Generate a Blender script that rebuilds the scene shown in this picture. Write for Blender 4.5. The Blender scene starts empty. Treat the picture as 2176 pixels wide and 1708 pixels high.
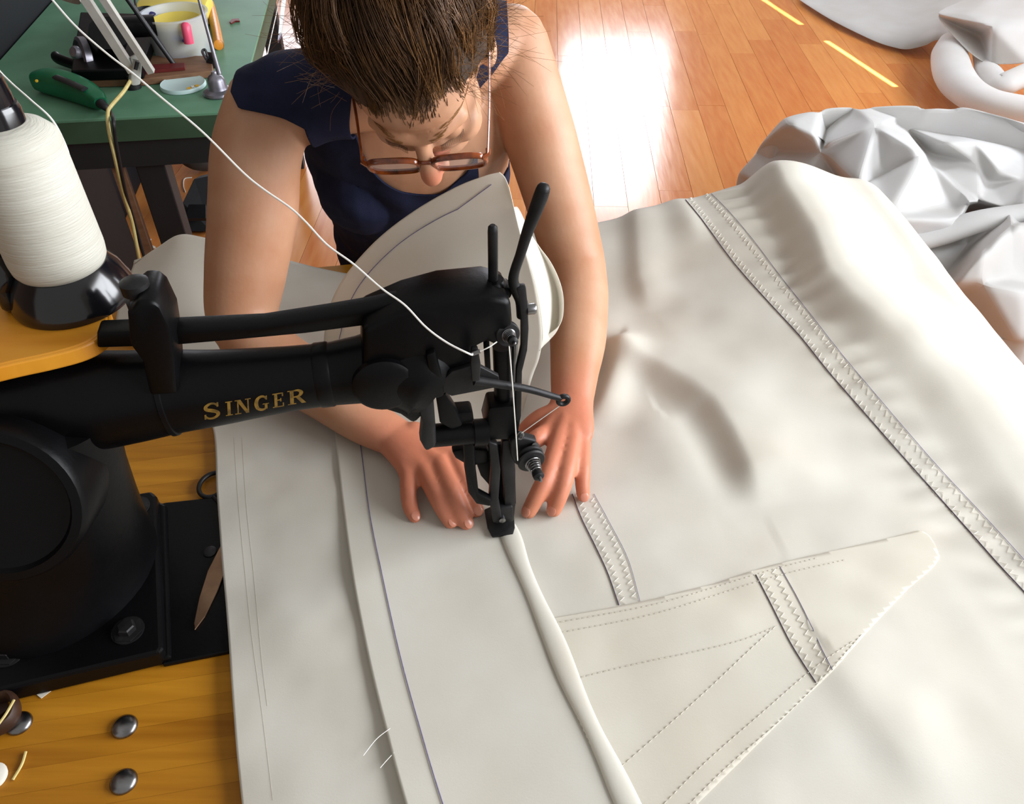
import bpy, bmesh, math, random
import numpy as np
from mathutils import Vector, Matrix
from mathutils.geometry import delaunay_2d_cdt
from mathutils.bvhtree import BVHTree

random.seed(7)
rng = np.random.default_rng(7)
S = bpy.context.scene
COL = S.collection

# ------------------------------------------------------------------ camera
PITCH = math.radians(42.4)
FPX = 1750.0
CAMZ = 1.55
cam_d = bpy.data.cameras.new('camera')
cam_d.sensor_fit = 'HORIZONTAL'
cam_d.sensor_width = 36.0
cam_d.lens = 36.0 * FPX / 2176.0
cam_d.clip_start = 0.02
cam = bpy.data.objects.new('camera', cam_d)
COL.objects.link(cam)
cam.location = (0, 0, CAMZ)
cam.rotation_euler = (math.pi / 2 - PITCH, 0, 0)
S.camera = cam

# ------------------------------------------------------------------ view, world, lights
S.view_settings.view_transform = 'Standard'
S.view_settings.look = 'None'
S.view_settings.gamma = 1.0
S.view_settings.use_curve_mapping = False
S.view_settings.exposure = 0.36

world = bpy.data.worlds.new('room_light')
S.world = world
world.use_nodes = True
bg = world.node_tree.nodes['Background']
bg.inputs['Color'].default_value = (1.0, 0.98, 0.94, 1)
bg.inputs['Strength'].default_value = 0.36


def area(name, loc, target, sx, sy, power, color):
    d = bpy.data.lights.new(name, 'AREA')
    d.shape = 'RECTANGLE'
    d.size = sx
    d.size_y = sy
    d.energy = power
    d.color = color
    o = bpy.data.objects.new(name, d)
    COL.objects.link(o)
    o.location = loc
    o.rotation_euler = (Vector(target) - Vector(loc)).to_track_quat('-Z', 'Y').to_euler()
    return o


WALL_FAR_Y = 7.0
WALL_RIGHT_X = 3.4
WALL_NEAR_X = 2.15
# daylight entering through the two far windows and the right-hand window
area('daylight_far_window', (0.86, WALL_FAR_Y - 0.02, 1.62), (0.86, 0, 1.62), 0.86, 1.45, 55, (0.88, 0.91, 1.0))
area('daylight_far_window_two', (-1.85, WALL_FAR_Y - 0.02, 1.50), (-1.85, 0, 1.50), 0.95, 1.65, 26, (0.88, 0.91, 1.0))
area('daylight_right_window', (WALL_NEAR_X - 0.02, 0.5, 1.75), (0, 0.5, 1.75), 2.4, 1.3, 112, (0.93, 0.96, 1.0))
area('added_right_far_fill', (WALL_RIGHT_X - 0.02, 3.1, 1.75), (0, 3.1, 1.75), 0.95, 1.3, 85, (0.86, 0.92, 1.0))  # added unseen source, brightens the far floor, heap and sheet
# low sun that slips through the shutter gap of the far wall
sp = bpy.data.lights.new('sun_through_shutter', 'SPOT')
sp.energy = 60000
sp.spot_size = math.radians(9)
sp.spot_blend = 0.1
sp.shadow_soft_size = 0.02
sp.color = (1.0, 0.86, 0.62)
spo = bpy.data.objects.new('sun_through_shutter', sp)
COL.objects.link(spo)

# ------------------------------------------------------------------ pixel rays (photo frame 2176 x 1708) used to measure places
CP, SP = math.cos(PITCH), math.sin(PITCH)
CAM = np.array([0, 0, CAMZ])


def ray(px, py):
    u = (px - 1088.0) / FPX
    v = (py - 854.0) / FPX
    return np.array([u, CP - v * SP, -SP - v * CP])


def Z(px, py, z):
    d = ray(px, py)
    return CAM + d * ((z - CAMZ) / d[2])


def DY(px, py, y):
    d = ray(px, py)
    return CAM + d * (y / d[1])


def D(px, py, t):
    return CAM + ray(px, py) * t


YAW = math.radians(10)
EX = np.array([math.cos(YAW), math.sin(YAW), 0])
EY = np.array([-math.sin(YAW), math.cos(YAW), 0])
EZ = np.array([0, 0, 1.0])
NEEDLE = np.array([-0.013, 0.645, 0.0])


def MP(px, py, off=0.0):
    d = ray(px, py)
    t = (NEEDLE.dot(EY) + off - CAM.dot(EY)) / d.dot(EY)
    return CAM + d * t


def loc2w(lx, ly, z):
    return NEEDLE + EX * lx + EY * ly + EZ * z


def w2loc(p):
    r = p - NEEDLE
    return r.dot(EX), r.dot(EY), p[2]


# ------------------------------------------------------------------ materials
def lin(r, g, b):
    def f(c):
        c /= 255.0
        return c / 12.92 if c <= 0.04045 else ((c + 0.055) / 1.055) ** 2.4
    return (f(r), f(g), f(b), 1.0)


def pm(name, c1, c2=None, scale=20.0, rough=0.5, metal=0.0, bump=0.0, bscale=None, stretch=(1, 1, 1),
       randv=0.0, detail=4.0, spec=0.5, trans=0.0, coat=0.0, sss=0.0, alpha=1.0, rough2=None):
    m = bpy.data.materials.new(name)
    m.use_nodes = True
    nt = m.node_tree
    N, L = nt.nodes, nt.links
    b = N['Principled BSDF']
    b.inputs['Roughness'].default_value = rough
    b.inputs['Metallic'].default_value = metal
    b.inputs['Specular IOR Level'].default_value = spec
    if trans:
        b.inputs['Transmission Weight'].default_value = trans
    if coat:
        b.inputs['Coat Weight'].default_value = coat
        b.inputs['Coat Roughness'].default_value = 0.15
    if sss:
        b.inputs['Subsurface Weight'].default_value = sss
        b.inputs['Subsurface Radius'].default_value = (0.02, 0.008, 0.004)
        b.inputs['Subsurface Scale'].default_value = 0.4
    b.inputs['Alpha'].default_value = alpha
    c2 = c2 or c1
    tc = N.new('ShaderNodeTexCoord')
    mp = N.new('ShaderNodeMapping')
    mp.inputs['Scale'].default_value = stretch
    L.new(tc.outputs['Object'], mp.inputs['Vector'])
    vec = mp.outputs['Vector']
    oi = None
    if randv:
        oi = N.new('ShaderNodeObjectInfo')
        add = N.new('ShaderNodeVectorMath')
        add.operation = 'ADD'
        mul = N.new('ShaderNodeVectorMath')
        mul.operation = 'SCALE'
        mul.inputs['Scale'].default_value = 37.0
        cx = N.new('ShaderNodeCombineXYZ')
        L.new(oi.outputs['Random'], cx.inputs[0])
        L.new(oi.outputs['Random'], cx.inputs[1])
        L.new(cx.outputs[0], mul.inputs[0])
        L.new(vec, add.inputs[0])
        L.new(mul.outputs[0], add.inputs[1])
        vec = add.outputs[0]
    nz = N.new('ShaderNodeTexNoise')
    nz.inputs['Scale'].default_value = scale
    nz.inputs['Detail'].default_value = detail
    L.new(vec, nz.inputs['Vector'])
    mix = N.new('ShaderNodeMix')
    mix.data_type = 'RGBA'
    mix.inputs[6].default_value = c1
    mix.inputs[7].default_value = c2
    mr = N.new('ShaderNodeMapRange')
    mr.inputs[1].default_value = 0.3
    mr.inputs[2].default_value = 0.7
    L.new(nz.outputs['Fac'], mr.inputs[0])
    fac = mr.outputs[0]
    if randv:
        m1 = N.new('ShaderNodeMath')
        m1.operation = 'MULTIPLY'
        m1.inputs[1].default_value = 1 - randv
        L.new(fac, m1.inputs[0])
        m2 = N.new('ShaderNodeMath')
        m2.operation = 'MULTIPLY_ADD'
        m2.inputs[1].default_value = randv
        L.new(oi.outputs['Random'], m2.inputs[0])
        L.new(m1.outputs[0], m2.inputs[2])
        fac = m2.outputs[0]
    L.new(fac, mix.inputs[0])
    L.new(mix.outputs[2], b.inputs['Base Color'])
    if rough2 is not None:
        r = N.new('ShaderNodeMapRange')
        r.inputs[3].default_value = rough
        r.inputs[4].default_value = rough2
        L.new(nz.outputs['Fac'], r.inputs[0])
        L.new(r.outputs[0], b.inputs['Roughness'])
    if bump:
        n2 = N.new('ShaderNodeTexNoise')
        n2.inputs['Scale'].default_value = bscale or scale
        n2.inputs['Detail'].default_value = 3
        L.new(vec, n2.inputs['Vector'])
        bp = N.new('ShaderNodeBump')
        bp.inputs['Strength'].default_value = bump
        bp.inputs['Distance'].default_value = 0.002
        L.new(n2.outputs['Fac'], bp.inputs['Height'])
        L.new(bp.outputs[0], b.inputs['Normal'])
    return m


M = {}
M['canvas'] = pm('sail_canvas_cloth', lin(233, 230, 221), lin(226, 221, 209), 9, 0.62, bump=0.05, bscale=500, spec=0.3)
M['canvas_white'] = pm('white_sail_cloth', lin(226, 226, 226), lin(218, 217, 214), 6, 0.6, bump=0.05, bscale=300, spec=0.3)
M['canvas_patch'] = pm('sail_patch_cloth', lin(234, 231, 219), lin(228, 222, 208), 9, 0.62, bump=0.05, bscale=500, spec=0.3)
M['pen'] = pm('violet_pen_line', lin(120, 110, 150), lin(90, 84, 120), 200, 0.7)
M['seam_dark'] = pm('dark_seam_edge', lin(96, 84, 100), lin(70, 60, 80), 200, 0.7)
M['stitch'] = pm('cream_stitching', lin(240, 236, 226), lin(226, 220, 206), 200, 0.6)
M['stitch_grey'] = pm('grey_stitching', lin(176, 170, 156), lin(200, 194, 180), 200, 0.6)
M['floor'] = pm('cherry_plank', lin(188, 104, 46), lin(212, 142, 76), 7, 0.15, bump=0.12, bscale=9, stretch=(6, 0.7, 1), randv=0.55, spec=0.5, rough2=0.26)
M['gap'] = pm('floor_gap', lin(90, 44, 20), lin(70, 32, 14), 30, 0.8)
M['maple'] = pm('maple_stave', lin(146, 90, 8), lin(192, 132, 32), 10, 0.42, spec=0.3, bump=0.06, bscale=30, stretch=(0.5, 9, 4), randv=0.5, rough2=0.5)
M['maple_edge'] = pm('maple_core', lin(150, 96, 34), lin(130, 80, 26), 30, 0.5, stretch=(0.5, 9, 4))
M['pine'] = pm('orange_wood', lin(206, 130, 24), lin(226, 156, 46), 6, 0.42, bump=0.05, bscale=20, stretch=(1, 6, 1))
M['japan'] = pm('black_japanned_iron', lin(5, 5, 6), lin(8, 8, 10), 12, 0.30, bump=0.10, bscale=160, spec=0.16, rough2=0.5)
M['steel_dark'] = pm('dark_worn_steel', lin(22, 22, 24), lin(40, 39, 40), 40, 0.40, metal=0.5, bump=0.1, bscale=200, rough2=0.6)
M['steel'] = pm('bright_steel', lin(150, 150, 152), lin(110, 108, 108), 60, 0.28, metal=1.0)
M['blade'] = pm('brownish_blade_steel', lin(150, 120, 96), lin(120, 92, 72), 30, 0.3, metal=0.9)
M['gold'] = pm('worn_gold_decal', lin(150, 116, 44), lin(92, 72, 32), 180, 0.5, metal=0.25)
M['plastic_black'] = pm('glossy_black_plastic', lin(12, 12, 16), lin(16, 16, 20), 20, 0.16, coat=0.4)
M['thread_white'] = pm('white_thread', lin(240, 238, 232), lin(232, 230, 222), 300, 0.6)
M['cone_thread'] = pm('wound_white_thread', lin(196, 194, 184), lin(184, 181, 168), 4, 0.65, bump=0.35, bscale=60, stretch=(1, 1, 14))
M['skin'] = pm('skin', lin(190, 146, 117), lin(178, 126, 94), 14, 0.5, bump=0.10, bscale=180, sss=0.12, spec=0.4)
M['skin_red'] = pm('ruddy_hand_skin', lin(206, 128, 104), lin(196, 112, 90), 40, 0.5, bump=0.15, bscale=250, sss=0.1)
M['nail'] = pm('finger_nail', lin(206, 138, 114), lin(198, 126, 102), 60, 0.28)
M['lip'] = pm('lip', lin(176, 112, 92), lin(170, 104, 84), 40, 0.4)
M['eye'] = pm('eyeball', lin(230, 228, 224), lin(224, 220, 216), 20, 0.2)
M['hair'] = pm('brown_hair', lin(52, 34, 20), lin(96, 64, 32), 26, 0.5, spec=0.3, stretch=(3, 1, 1))
M['hair_gold'] = pm('golden_brown_hair', lin(112, 74, 34), lin(140, 96, 50), 26, 0.42)
M['hair_cap'] = pm('dark_hair_mass', lin(36, 24, 15), lin(62, 41, 23), 30, 0.6, bump=0.9, bscale=90, stretch=(5, 1, 1))
M['navy'] = pm('navy_knit', lin(22, 27, 50), lin(30, 34, 58), 30, 0.85, bump=0.25, bscale=600, spec=0.2)
M['jeans'] = pm('dark_denim', lin(24, 27, 38), lin(32, 36, 50), 60, 0.9)
M['tortoise'] = pm('tortoiseshell', lin(150, 70, 20), lin(56, 22, 12), 60, 0.18, coat=0.5)
M['lens'] = pm('spectacle_lens', lin(232, 226, 228), None, 5, 0.05, alpha=0.30)  # whitish colour stands in for canvas reflected in the lenses
M['green'] = pm('green_linoleum', lin(98, 142, 114), lin(86, 128, 102), 8, 0.5, bump=0.03, spec=0.25)
M['green_edge'] = pm('dark_green_edge', lin(52, 78, 56), lin(44, 68, 48), 12, 0.55)
M['black_paint'] = pm('black_painted_wood', lin(17, 18, 21), lin(24, 25, 28), 15, 0.6)
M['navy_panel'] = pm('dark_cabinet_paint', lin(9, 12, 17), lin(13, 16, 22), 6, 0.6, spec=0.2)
M['tool_green'] = pm('green_tool_plastic', lin(16, 110, 72), lin(10, 92, 58), 12, 0.35)
M['tub'] = pm('translucent_tub', lin(222, 228, 236), lin(208, 216, 228), 8, 0.35, trans=0.35, alpha=0.55)
M['lid'] = pm('frosted_lid', lin(192, 214, 212), lin(180, 204, 204), 8, 0.4)
M['yellow'] = pm('yellow_cloth', lin(226, 206, 96), lin(212, 190, 76), 12, 0.7)
M['pink'] = pm('pink_plastic', lin(226, 90, 120), lin(210, 70, 104), 12, 0.4)
M['blue'] = pm('blue_plastic', lin(60, 82, 150), lin(50, 70, 136), 12, 0.4)
M['indigo'] = pm('indigo_plastic', lin(26, 22, 70), lin(32, 28, 82), 12, 0.3)
M['orange_wood'] = pm('lacquered_handle_wood', lin(190, 116, 28), lin(206, 134, 44), 12, 0.35, stretch=(6, 6, 1))
M['brown_wood'] = pm('worn_brown_wood', lin(126, 92, 66), lin(104, 72, 50), 14, 0.6, stretch=(1, 6, 6))
M['tin'] = pm('grey_tin', lin(136, 134, 142), lin(104, 102, 112), 30, 0.38, metal=0.75)
M['lamp_bar'] = pm('pale_grey_lamp_bar', lin(196, 200, 194), lin(176, 176, 168), 20, 0.35, metal=0.3)
M['cord_yellow'] = pm('yellowed_cord', lin(206, 190, 128), lin(186, 166, 100), 60, 0.6)
M['rubber'] = pm('black_rubber', lin(14, 14, 17), lin(20, 20, 24), 20, 0.5)
M['paper'] = pm('white_scrap', lin(230, 226, 214), lin(220, 214, 200), 20, 0.7)
M['leather'] = pm('dark_brown_leather', lin(62, 36, 20), lin(44, 26, 16), 30, 0.5)
M['red'] = pm('dark_red_strip', lin(110, 28, 26), lin(90, 22, 22), 20, 0.5)
M['grey_fabric'] = pm('grey_fabric', lin(66, 66, 66), lin(54, 54, 54), 20, 0.85)
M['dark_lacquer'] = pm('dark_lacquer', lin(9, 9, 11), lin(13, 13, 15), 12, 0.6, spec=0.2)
M['wall_dark'] = pm('low_bounce_wall', lin(92, 66, 48), lin(74, 52, 38), 8, 0.7, stretch=(1, 1, 6))  # dark colour chosen to reduce bounce from the unseen left wall
M['wall'] = pm('painted_plaster', lin(222, 214, 200), lin(216, 208, 194), 4, 0.85)
M['frame'] = pm('white_window_paint', lin(232, 230, 224), lin(226, 224, 218), 6, 0.5)
M['glass'] = pm('window_glass', lin(245, 248, 250), None, 4, 0.02, trans=1.0)
M['sticker'] = pm('yellow_sticker', lin(226, 180, 40), lin(216, 168, 30), 20, 0.5)


# ------------------------------------------------------------------ mesh helpers
WL = {}


def obj(name, vf, mat, parent=None, smooth=True, origin=None):
    v, f = vf
    v = np.asarray(v, float).reshape(-1, 3)
    if parent is not None:
        o0 = WL[parent.name]
    elif origin is not None:
        o0 = np.asarray(origin, float)
    else:
        o0 = np.array([v[:, 0].mean(), v[:, 1].mean(), v[:, 2].min()])
    me = bpy.data.meshes.new(name)
    me.from_pydata([tuple(p) for p in (v - o0)], [], [tuple(int(i) for i in q) for q in f])
    me.update()
    me.materials.append(M[mat] if isinstance(mat, str) else mat)
    if smooth:
        me.polygons.foreach_set('use_smooth', [True] * len(me.polygons))
        if len(me.polygons) < 6000:
            me.set_sharp_from_angle(angle=math.radians(42))
    o = bpy.data.objects.new(name, me)
    COL.objects.link(o)
    if parent is not None:
        o.parent = parent
        if parent.parent is not None or parent.type == 'MESH':
            o.location = (0, 0, 0)
    else:
        o.location = tuple(o0)
    WL[o.name] = o0
    return o


def thing(name, loc, label, cat, group=None):
    o = bpy.data.objects.new(name, None)
    o.empty_display_size = 0.02
    COL.objects.link(o)
    o.location = tuple(loc)
    WL[o.name] = np.asarray(loc, float)
    return tag(o, label, cat, group)


def tag(o, label, cat, group=None):
    o['label'] = label
    o['category'] = cat
    if group:
        o['group'] = group
    return o


def struct(o, label=None):
    o['kind'] = 'structure'
    if label:
        o['label'] = label
    return o


def join(*parts):
    V, F, n = [], [], 0
    for v, f in parts:
        v = np.asarray(v, float).reshape(-1, 3)
        V.append(v)
        F.extend([[i + n for i in q] for q in f])
        n += len(v)
    return np.vstack(V), F


def nrm(a):
    a = np.asarray(a, float)
    return a / (np.linalg.norm(a) + 1e-12)


def frame_of(d, up=None):
    d = nrm(d)
    up = np.array([0, 0, 1.0]) if up is None else np.asarray(up, float)
    if abs(d.dot(nrm(up))) > 0.98:
        up = np.array([0, 1.0, 0]) if abs(d[1]) < 0.9 else np.array([1.0, 0, 0])
    a = nrm(np.cross(up, d))
    return a, np.cross(d, a), d


def tube(pts, rad, n=10, cap=True, up=None, sq=None):
    """round or elliptical tube; rad entries r or (ra, rb); sq = superellipse exponent"""
    P = np.asarray(pts, float)
    k = len(P)
    if np.isscalar(rad):
        rad = [rad] * k
    V, F = [], []
    T = np.gradient(P, axis=0) if k > 2 else np.array([P[1] - P[0]] * 2)
    a, b, _ = frame_of(T[0], up)
    for i in range(k):
        d = nrm(T[i])
        if up is not None:
            a, b, _ = frame_of(d, up)
        else:
            a = nrm(a - d * a.dot(d))
            b = np.cross(d, a)
        r = rad[i]
        ra, rb = (r, r) if np.isscalar(r) else r
        for j in range(n):
            th = 2 * math.pi * j / n + (math.pi / n if sq else 0)
            c, s = math.cos(th), math.sin(th)
            if sq:
                c = math.copysign(abs(c) ** (2 / sq), c)
                s = math.copysign(abs(s) ** (2 / sq), s)
            V.append(P[i] + a * (ra * c) + b * (rb * s))
    for i in range(k - 1):
        for j in range(n):
            j2 = (j + 1) % n
            F.append([i * n + j, i * n + j2, (i + 1) * n + j2, (i + 1) * n + j])
    if cap:
        F.append(list(range(n))[::-1])
        F.append([(k - 1) * n + j for j in range(n)])
    return np.array(V), F


def lathe(prof, base, axis=(0, 0, 1), n=28, up=None):
    """profile of (r, h) along an axis from base"""
    a, b, d = frame_of(axis, up)
    base = np.asarray(base, float)
    V, F = [], []
    for r, h in prof:
        for j in range(n):
            th = 2 * math.pi * j / n
            V.append(base + d * h + a * (r * math.cos(th)) + b * (r * math.sin(th)))
    k = len(prof)
    for i in range(k - 1):
        for j in range(n):
            j2 = (j + 1) % n
            F.append([i * n + j, i * n + j2, (i + 1) * n + j2, (i + 1) * n + j])
    if prof[0][0] > 1e-5:
        F.append(list(range(n))[::-1])
    if prof[-1][0] > 1e-5:
        F.append([(k - 1) * n + j for j in range(n)])
    return np.array(V), F


def box(c, size, ax=EX, ay=EY, az=EZ, bev=0.0):
    c = np.asarray(c, float)
    hx, hy, hz = [s / 2 for s in size]
    bm = bmesh.new()
    bmesh.ops.create_cube(bm, size=1.0)
    for v in bm.verts:
        v.co = Vector((v.co.x * 2 * hx, v.co.y * 2 * hy, v.co.z * 2 * hz))
    if bev:
        bmesh.ops.bevel(bm, geom=list(bm.edges), offset=bev, segments=2, affect='EDGES', profile=0.5)
    bm.verts.ensure_lookup_table()
    V = [c + np.asarray(ax) * v.co.x + np.asarray(ay) * v.co.y + np.asarray(az) * v.co.z for v in bm.verts]
    idx = {v: i for i, v in enumerate(bm.verts)}
    F = [[idx[v] for v in f.verts] for f in bm.faces]
    bm.free()
    return np.array(V), F


WX, WY = np.array([1.0, 0, 0]), np.array([0, 1.0, 0])


def prism(poly3, d, bev=0.0):
    """polygon (list of 3D points) extruded along vector d, optional bevel"""
    P = np.asarray(poly3, float)
    d = np.asarray(d, float)
    bm = bmesh.new()
    lo = [bm.verts.new(p) for p in P]
    f = bm.faces.new(lo)
    r = bmesh.ops.extrude_face_region(bm, geom=[f])
    bmesh.ops.translate(bm, verts=[g for g in r['geom'] if isinstance(g, bmesh.types.BMVert)], vec=Vector(d))
    bmesh.ops.recalc_face_normals(bm, faces=bm.faces)
    if bev:
        es = [e for e in bm.edges if len(e.link_faces) == 2 and e.calc_face_angle(0) > 0.9]
        bmesh.ops.bevel(bm, geom=es, offset=bev, segments=2, affect='EDGES', profile=0.5)
    bm.verts.ensure_lookup_table()
    idx = {v: i for i, v in enumerate(bm.verts)}
    V = np.array([v.co[:] for v in bm.verts])
    F = [[idx[v] for v in q.verts] for q in bm.faces]
    bm.free()
    return V, F


def mplate(poly, off, th, bev=0.003):
    return prism([MP(x, y, off) for x, y in poly], EY * th, bev)


def cat(pts, n):
    """Catmull-Rom resample to n points"""
    P = np.asarray(pts, float)
    if len(P) == 2:
        return np.array([P[0] + (P[1] - P[0]) * i / (n - 1) for i in range(n)])
    Q = np.vstack([2 * P[0] - P[1], P, 2 * P[-1] - P[-2]])
    out = []
    m = len(P) - 1
    for i in range(n):
        s = i / (n - 1) * m
        k = min(int(s), m - 1)
        t = s - k
        p0, p1, p2, p3 = Q[k], Q[k + 1], Q[k + 2], Q[k + 3]
        out.append(0.5 * (2 * p1 + (p2 - p0) * t + (2 * p0 - 5 * p1 + 4 * p2 - p3) * t * t + (3 * p1 - p0 - 3 * p2 + p3) * t ** 3))
    return np.array(out)


def resample(pts, step):
    """arc-length resample of a polyline"""
    P = np.asarray(pts, float)
    seg = np.linalg.norm(np.diff(P, axis=0), axis=1)
    s = np.concatenate([[0], np.cumsum(seg)])
    n = max(2, int(s[-1] / step) + 1)
    q = np.linspace(0, s[-1], n)
    return np.stack([np.interp(q, s, P[:, k]) for k in range(P.shape[1])], 1)


def loft(rows, nu, nv):
    """rows: list of control rows (each list of 3D points) -> smooth grid nu x nv"""
    R = np.array([cat(r, nu) for r in rows])
    G = np.array([cat(R[:, j], nv) for j in range(nu)]).transpose(1, 0, 2)
    return G


def grid_faces(nv, nu):
    return [[i * nu + j, i * nu + j + 1, (i + 1) * nu + j + 1, (i + 1) * nu + j] for i in range(nv - 1) for j in range(nu - 1)]


def solidify(o, t, offset=-1):
    m = o.modifiers.new('thickness', 'SOLIDIFY')
    m.thickness = t
    m.offset = offset
    return o


def clip(V, F, g):
    """keep the part of a mesh where g > 0, cutting faces along g = 0"""
    V = [np.asarray(v) for v in V]
    g = list(g)
    cache = {}
    out = []

    def cut(a, b):
        k = (min(a, b), max(a, b))
        if k not in cache:
            t = g[a] / (g[a] - g[b])
            V.append(V[a] + (V[b] - V[a]) * t)
            g.append(0.0)
            cache[k] = len(V) - 1
        return cache[k]
    for q in F:
        s = [g[i] > 0 for i in q]
        if all(s):
            out.append(list(q))
            continue
        if not any(s):
            continue
        nf = []
        for i in range(len(q)):
            a, b = q[i], q[(i + 1) % len(q)]
            if g[a] > 0:
                nf.append(a)
            if (g[a] > 0) != (g[b] > 0):
                nf.append(cut(a, b))
        if len(nf) >= 3:
            out.append(nf)
    used = sorted({i for q in out for i in q})
    mp = {u: i for i, u in enumerate(used)}
    return np.array([V[u] for u in used]), [[mp[i] for i in q] for q in out]


def poly_sd(P, poly):
    """signed distance (positive inside) of 2D points to polygon"""
    P = np.asarray(P, float)
    Q = np.asarray(poly, float)
    n = len(Q)
    dmin = np.full(len(P), 1e9)
    inside = np.zeros(len(P), bool)
    for i in range(n):
        a, b = Q[i], Q[(i + 1) % n]
        ab = b - a
        t = np.clip(((P - a) @ ab) / (ab @ ab + 1e-12), 0, 1)
        d = np.linalg.norm(P - (a + t[:, None] * ab), axis=1)
        dmin = np.minimum(dmin, d)
        c = ((a[1] > P[:, 1]) != (b[1] > P[:, 1]))
        xi = a[0] + (P[:, 1] - a[1]) / (b[1] - a[1] + 1e-12) * ab[0]
        inside ^= c & (P[:, 0] < xi)
    return np.where(inside, dmin, -dmin)


def line_sd(P, line):
    """distance to an open 2D polyline, and side sign (+ = right of travel)"""
    P = np.asarray(P, float)
    Q = np.asarray(line, float)
    best = np.full(len(P), 1e9)
    side = np.zeros(len(P))
    par = np.zeros(len(P))
    acc = 0.0
    for i in range(len(Q) - 1):
        a, b = Q[i], Q[i + 1]
        ab = b - a
        L = np.linalg.norm(ab)
        t = np.clip(((P - a) @ ab) / (L * L), 0, 1)
        w = P - (a + t[:, None] * ab)
        d = np.linalg.norm(w, axis=1)
        cr = -(ab[0] * (P - a)[:, 1] - ab[1] * (P - a)[:, 0])
        m = d < best
        best = np.where(m, d, best)
        side = np.where(m, np.sign(cr), side)
        par = np.where(m, acc + t * L, par)
        acc += L
    return best, side, par


def vnoise(P, scale, seed=0):
    """smooth 2D value noise in -1..1"""
    r = np.random.default_rng(seed)
    T = r.uniform(-1, 1, (64, 64))
    q = np.asarray(P) * scale
    i = np.floor(q).astype(int)
    f = q - i
    f = f * f * (3 - 2 * f)
    a = T[i[:, 0] % 64, i[:, 1] % 64]
    b = T[(i[:, 0] + 1) % 64, i[:, 1] % 64]
    c = T[i[:, 0] % 64, (i[:, 1] + 1) % 64]
    d = T[(i[:, 0] + 1) % 64, (i[:, 1] + 1) % 64]
    return (a * (1 - f[:, 0]) + b * f[:, 0]) * (1 - f[:, 1]) + (c * (1 - f[:, 0]) + d * f[:, 0]) * f[:, 1]


def ss(x):
    x = np.clip(x, 0, 1)
    return x * x * (3 - 2 * x)


# sail cloth lets some light through
for k in ('canvas', 'canvas_white', 'canvas_patch'):
    nt = M[k].node_tree
    b_ = nt.nodes['Principled BSDF']
    tr = nt.nodes.new('ShaderNodeBsdfTranslucent')
    nt.links.new(b_.inputs['Base Color'].links[0].from_socket, tr.inputs['Color'])
    ms = nt.nodes.new('ShaderNodeMixShader')
    ms.inputs[0].default_value = 0.36
    nt.links.new(b_.outputs[0], ms.inputs[1])
    nt.links.new(tr.outputs[0], ms.inputs[2])
    nt.links.new(ms.outputs[0], nt.nodes['Material Output'].inputs['Surface'])

# hands and elbows are ruddier than the arms: a smooth per-point amount mixes the two skin tones
nt = M['skin'].node_tree
at = nt.nodes.new('ShaderNodeAttribute')
at.attribute_name = 'ruddy'
bsdf = nt.nodes['Principled BSDF']
old = bsdf.inputs['Base Color'].links[0].from_socket
mx = nt.nodes.new('ShaderNodeMix')
mx.data_type = 'RGBA'
mx.inputs[7].default_value = lin(196, 112, 84)
nt.links.new(at.outputs['Fac'], mx.inputs[0])
nt.links.new(old, mx.inputs[6])
nt.links.new(mx.outputs[2], bsdf.inputs['Base Color'])

# ================================================================== THE ROOM
floor = struct(obj('floor', box((0.6, 2.2, -0.03), (10.0, 11.0, 0.04), WX, WY), 'gap', smooth=False), 'orange cherry plank floor')
PW, PYAW = 0.128, math.radians(-2.0)
pdir = np.array([math.sin(-PYAW), math.cos(PYAW), 0])
pacr = np.array([math.cos(PYAW), -math.sin(-PYAW), 0])
mesh_cache = {}
for ci in range(-17, 27):
    y = 0.9 + random.uniform(-0.6, 0.0)
    while y < 6.95:
        ln = random.choice([0.8, 1.0, 1.25, 1.5])
        if y + ln > 6.95:
            ln = 6.95 - y
        if ln < 0.12:
            break
        c = pacr * (ci * PW + 0.02) + pdir * (y + ln / 2)
        visible = not (c[0] < -2.0) and not (c[0] > 3.3)
        if visible:
            key = round(ln, 3)
            if key not in mesh_cache:
                b = obj('plank', box((0, 0, 0), (PW - 0.0014, ln - 0.0014, 0.012), pacr, pdir, bev=0.0), 'floor', smooth=False, origin=(0, 0, 0))
                mesh_cache[key] = b.data
            else:
                b = bpy.data.objects.new('plank', mesh_cache[key])
                COL.objects.link(b)
            b.parent = floor
            p = c + np.array([0, 0, -0.006 + random.uniform(-0.0004, 0.0002)]) - WL[floor.name]
            b.location = tuple(p)
        y += ln

# walls: far wall with two windows, right wall with an added window and a shutter gap, left wall
WD = np.array([0.0, 1.0, 0.0])
WN = np.array([1.0, 0.0, 0.0])                      # outward normal
W0 = np.array([WALL_RIGHT_X, 0.0, 0])


def wall_piece(s0, s1, z0, z1, o, d, n, th=0.12):
    return box(o + d * (s0 + s1) / 2 + n * th / 2 + EZ * (z0 + z1) / 2, (s1 - s0, th, z1 - z0), d, n, EZ)


F1, F2 = Z(1560, -40, 0), Z(1705, 52, 0)
F3, F4 = Z(1752, 87, 0), Z(1900, 184, 0)
Fm = (F1 + F4) / 2
SUN = Fm + WN * 6.5 + EZ * 7.0
spo.location = tuple(SUN)
spo.rotation_euler = Vector(Fm - SUN).to_track_quat('-Z', 'Y').to_euler()
sp.spot_size = math.radians(17)


def wall_hit(Fp):
    d = SUN - Fp
    t = ((W0 - Fp).dot(WN)) / d.dot(WN)
    p = Fp + d * t
    return (p - W0).dot(WD), p[2]


(sa, za), (sb, zb), (sc, zc), (sd, zd) = [wall_hit(p) for p in (F1, F2, F3, F4)]


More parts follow.
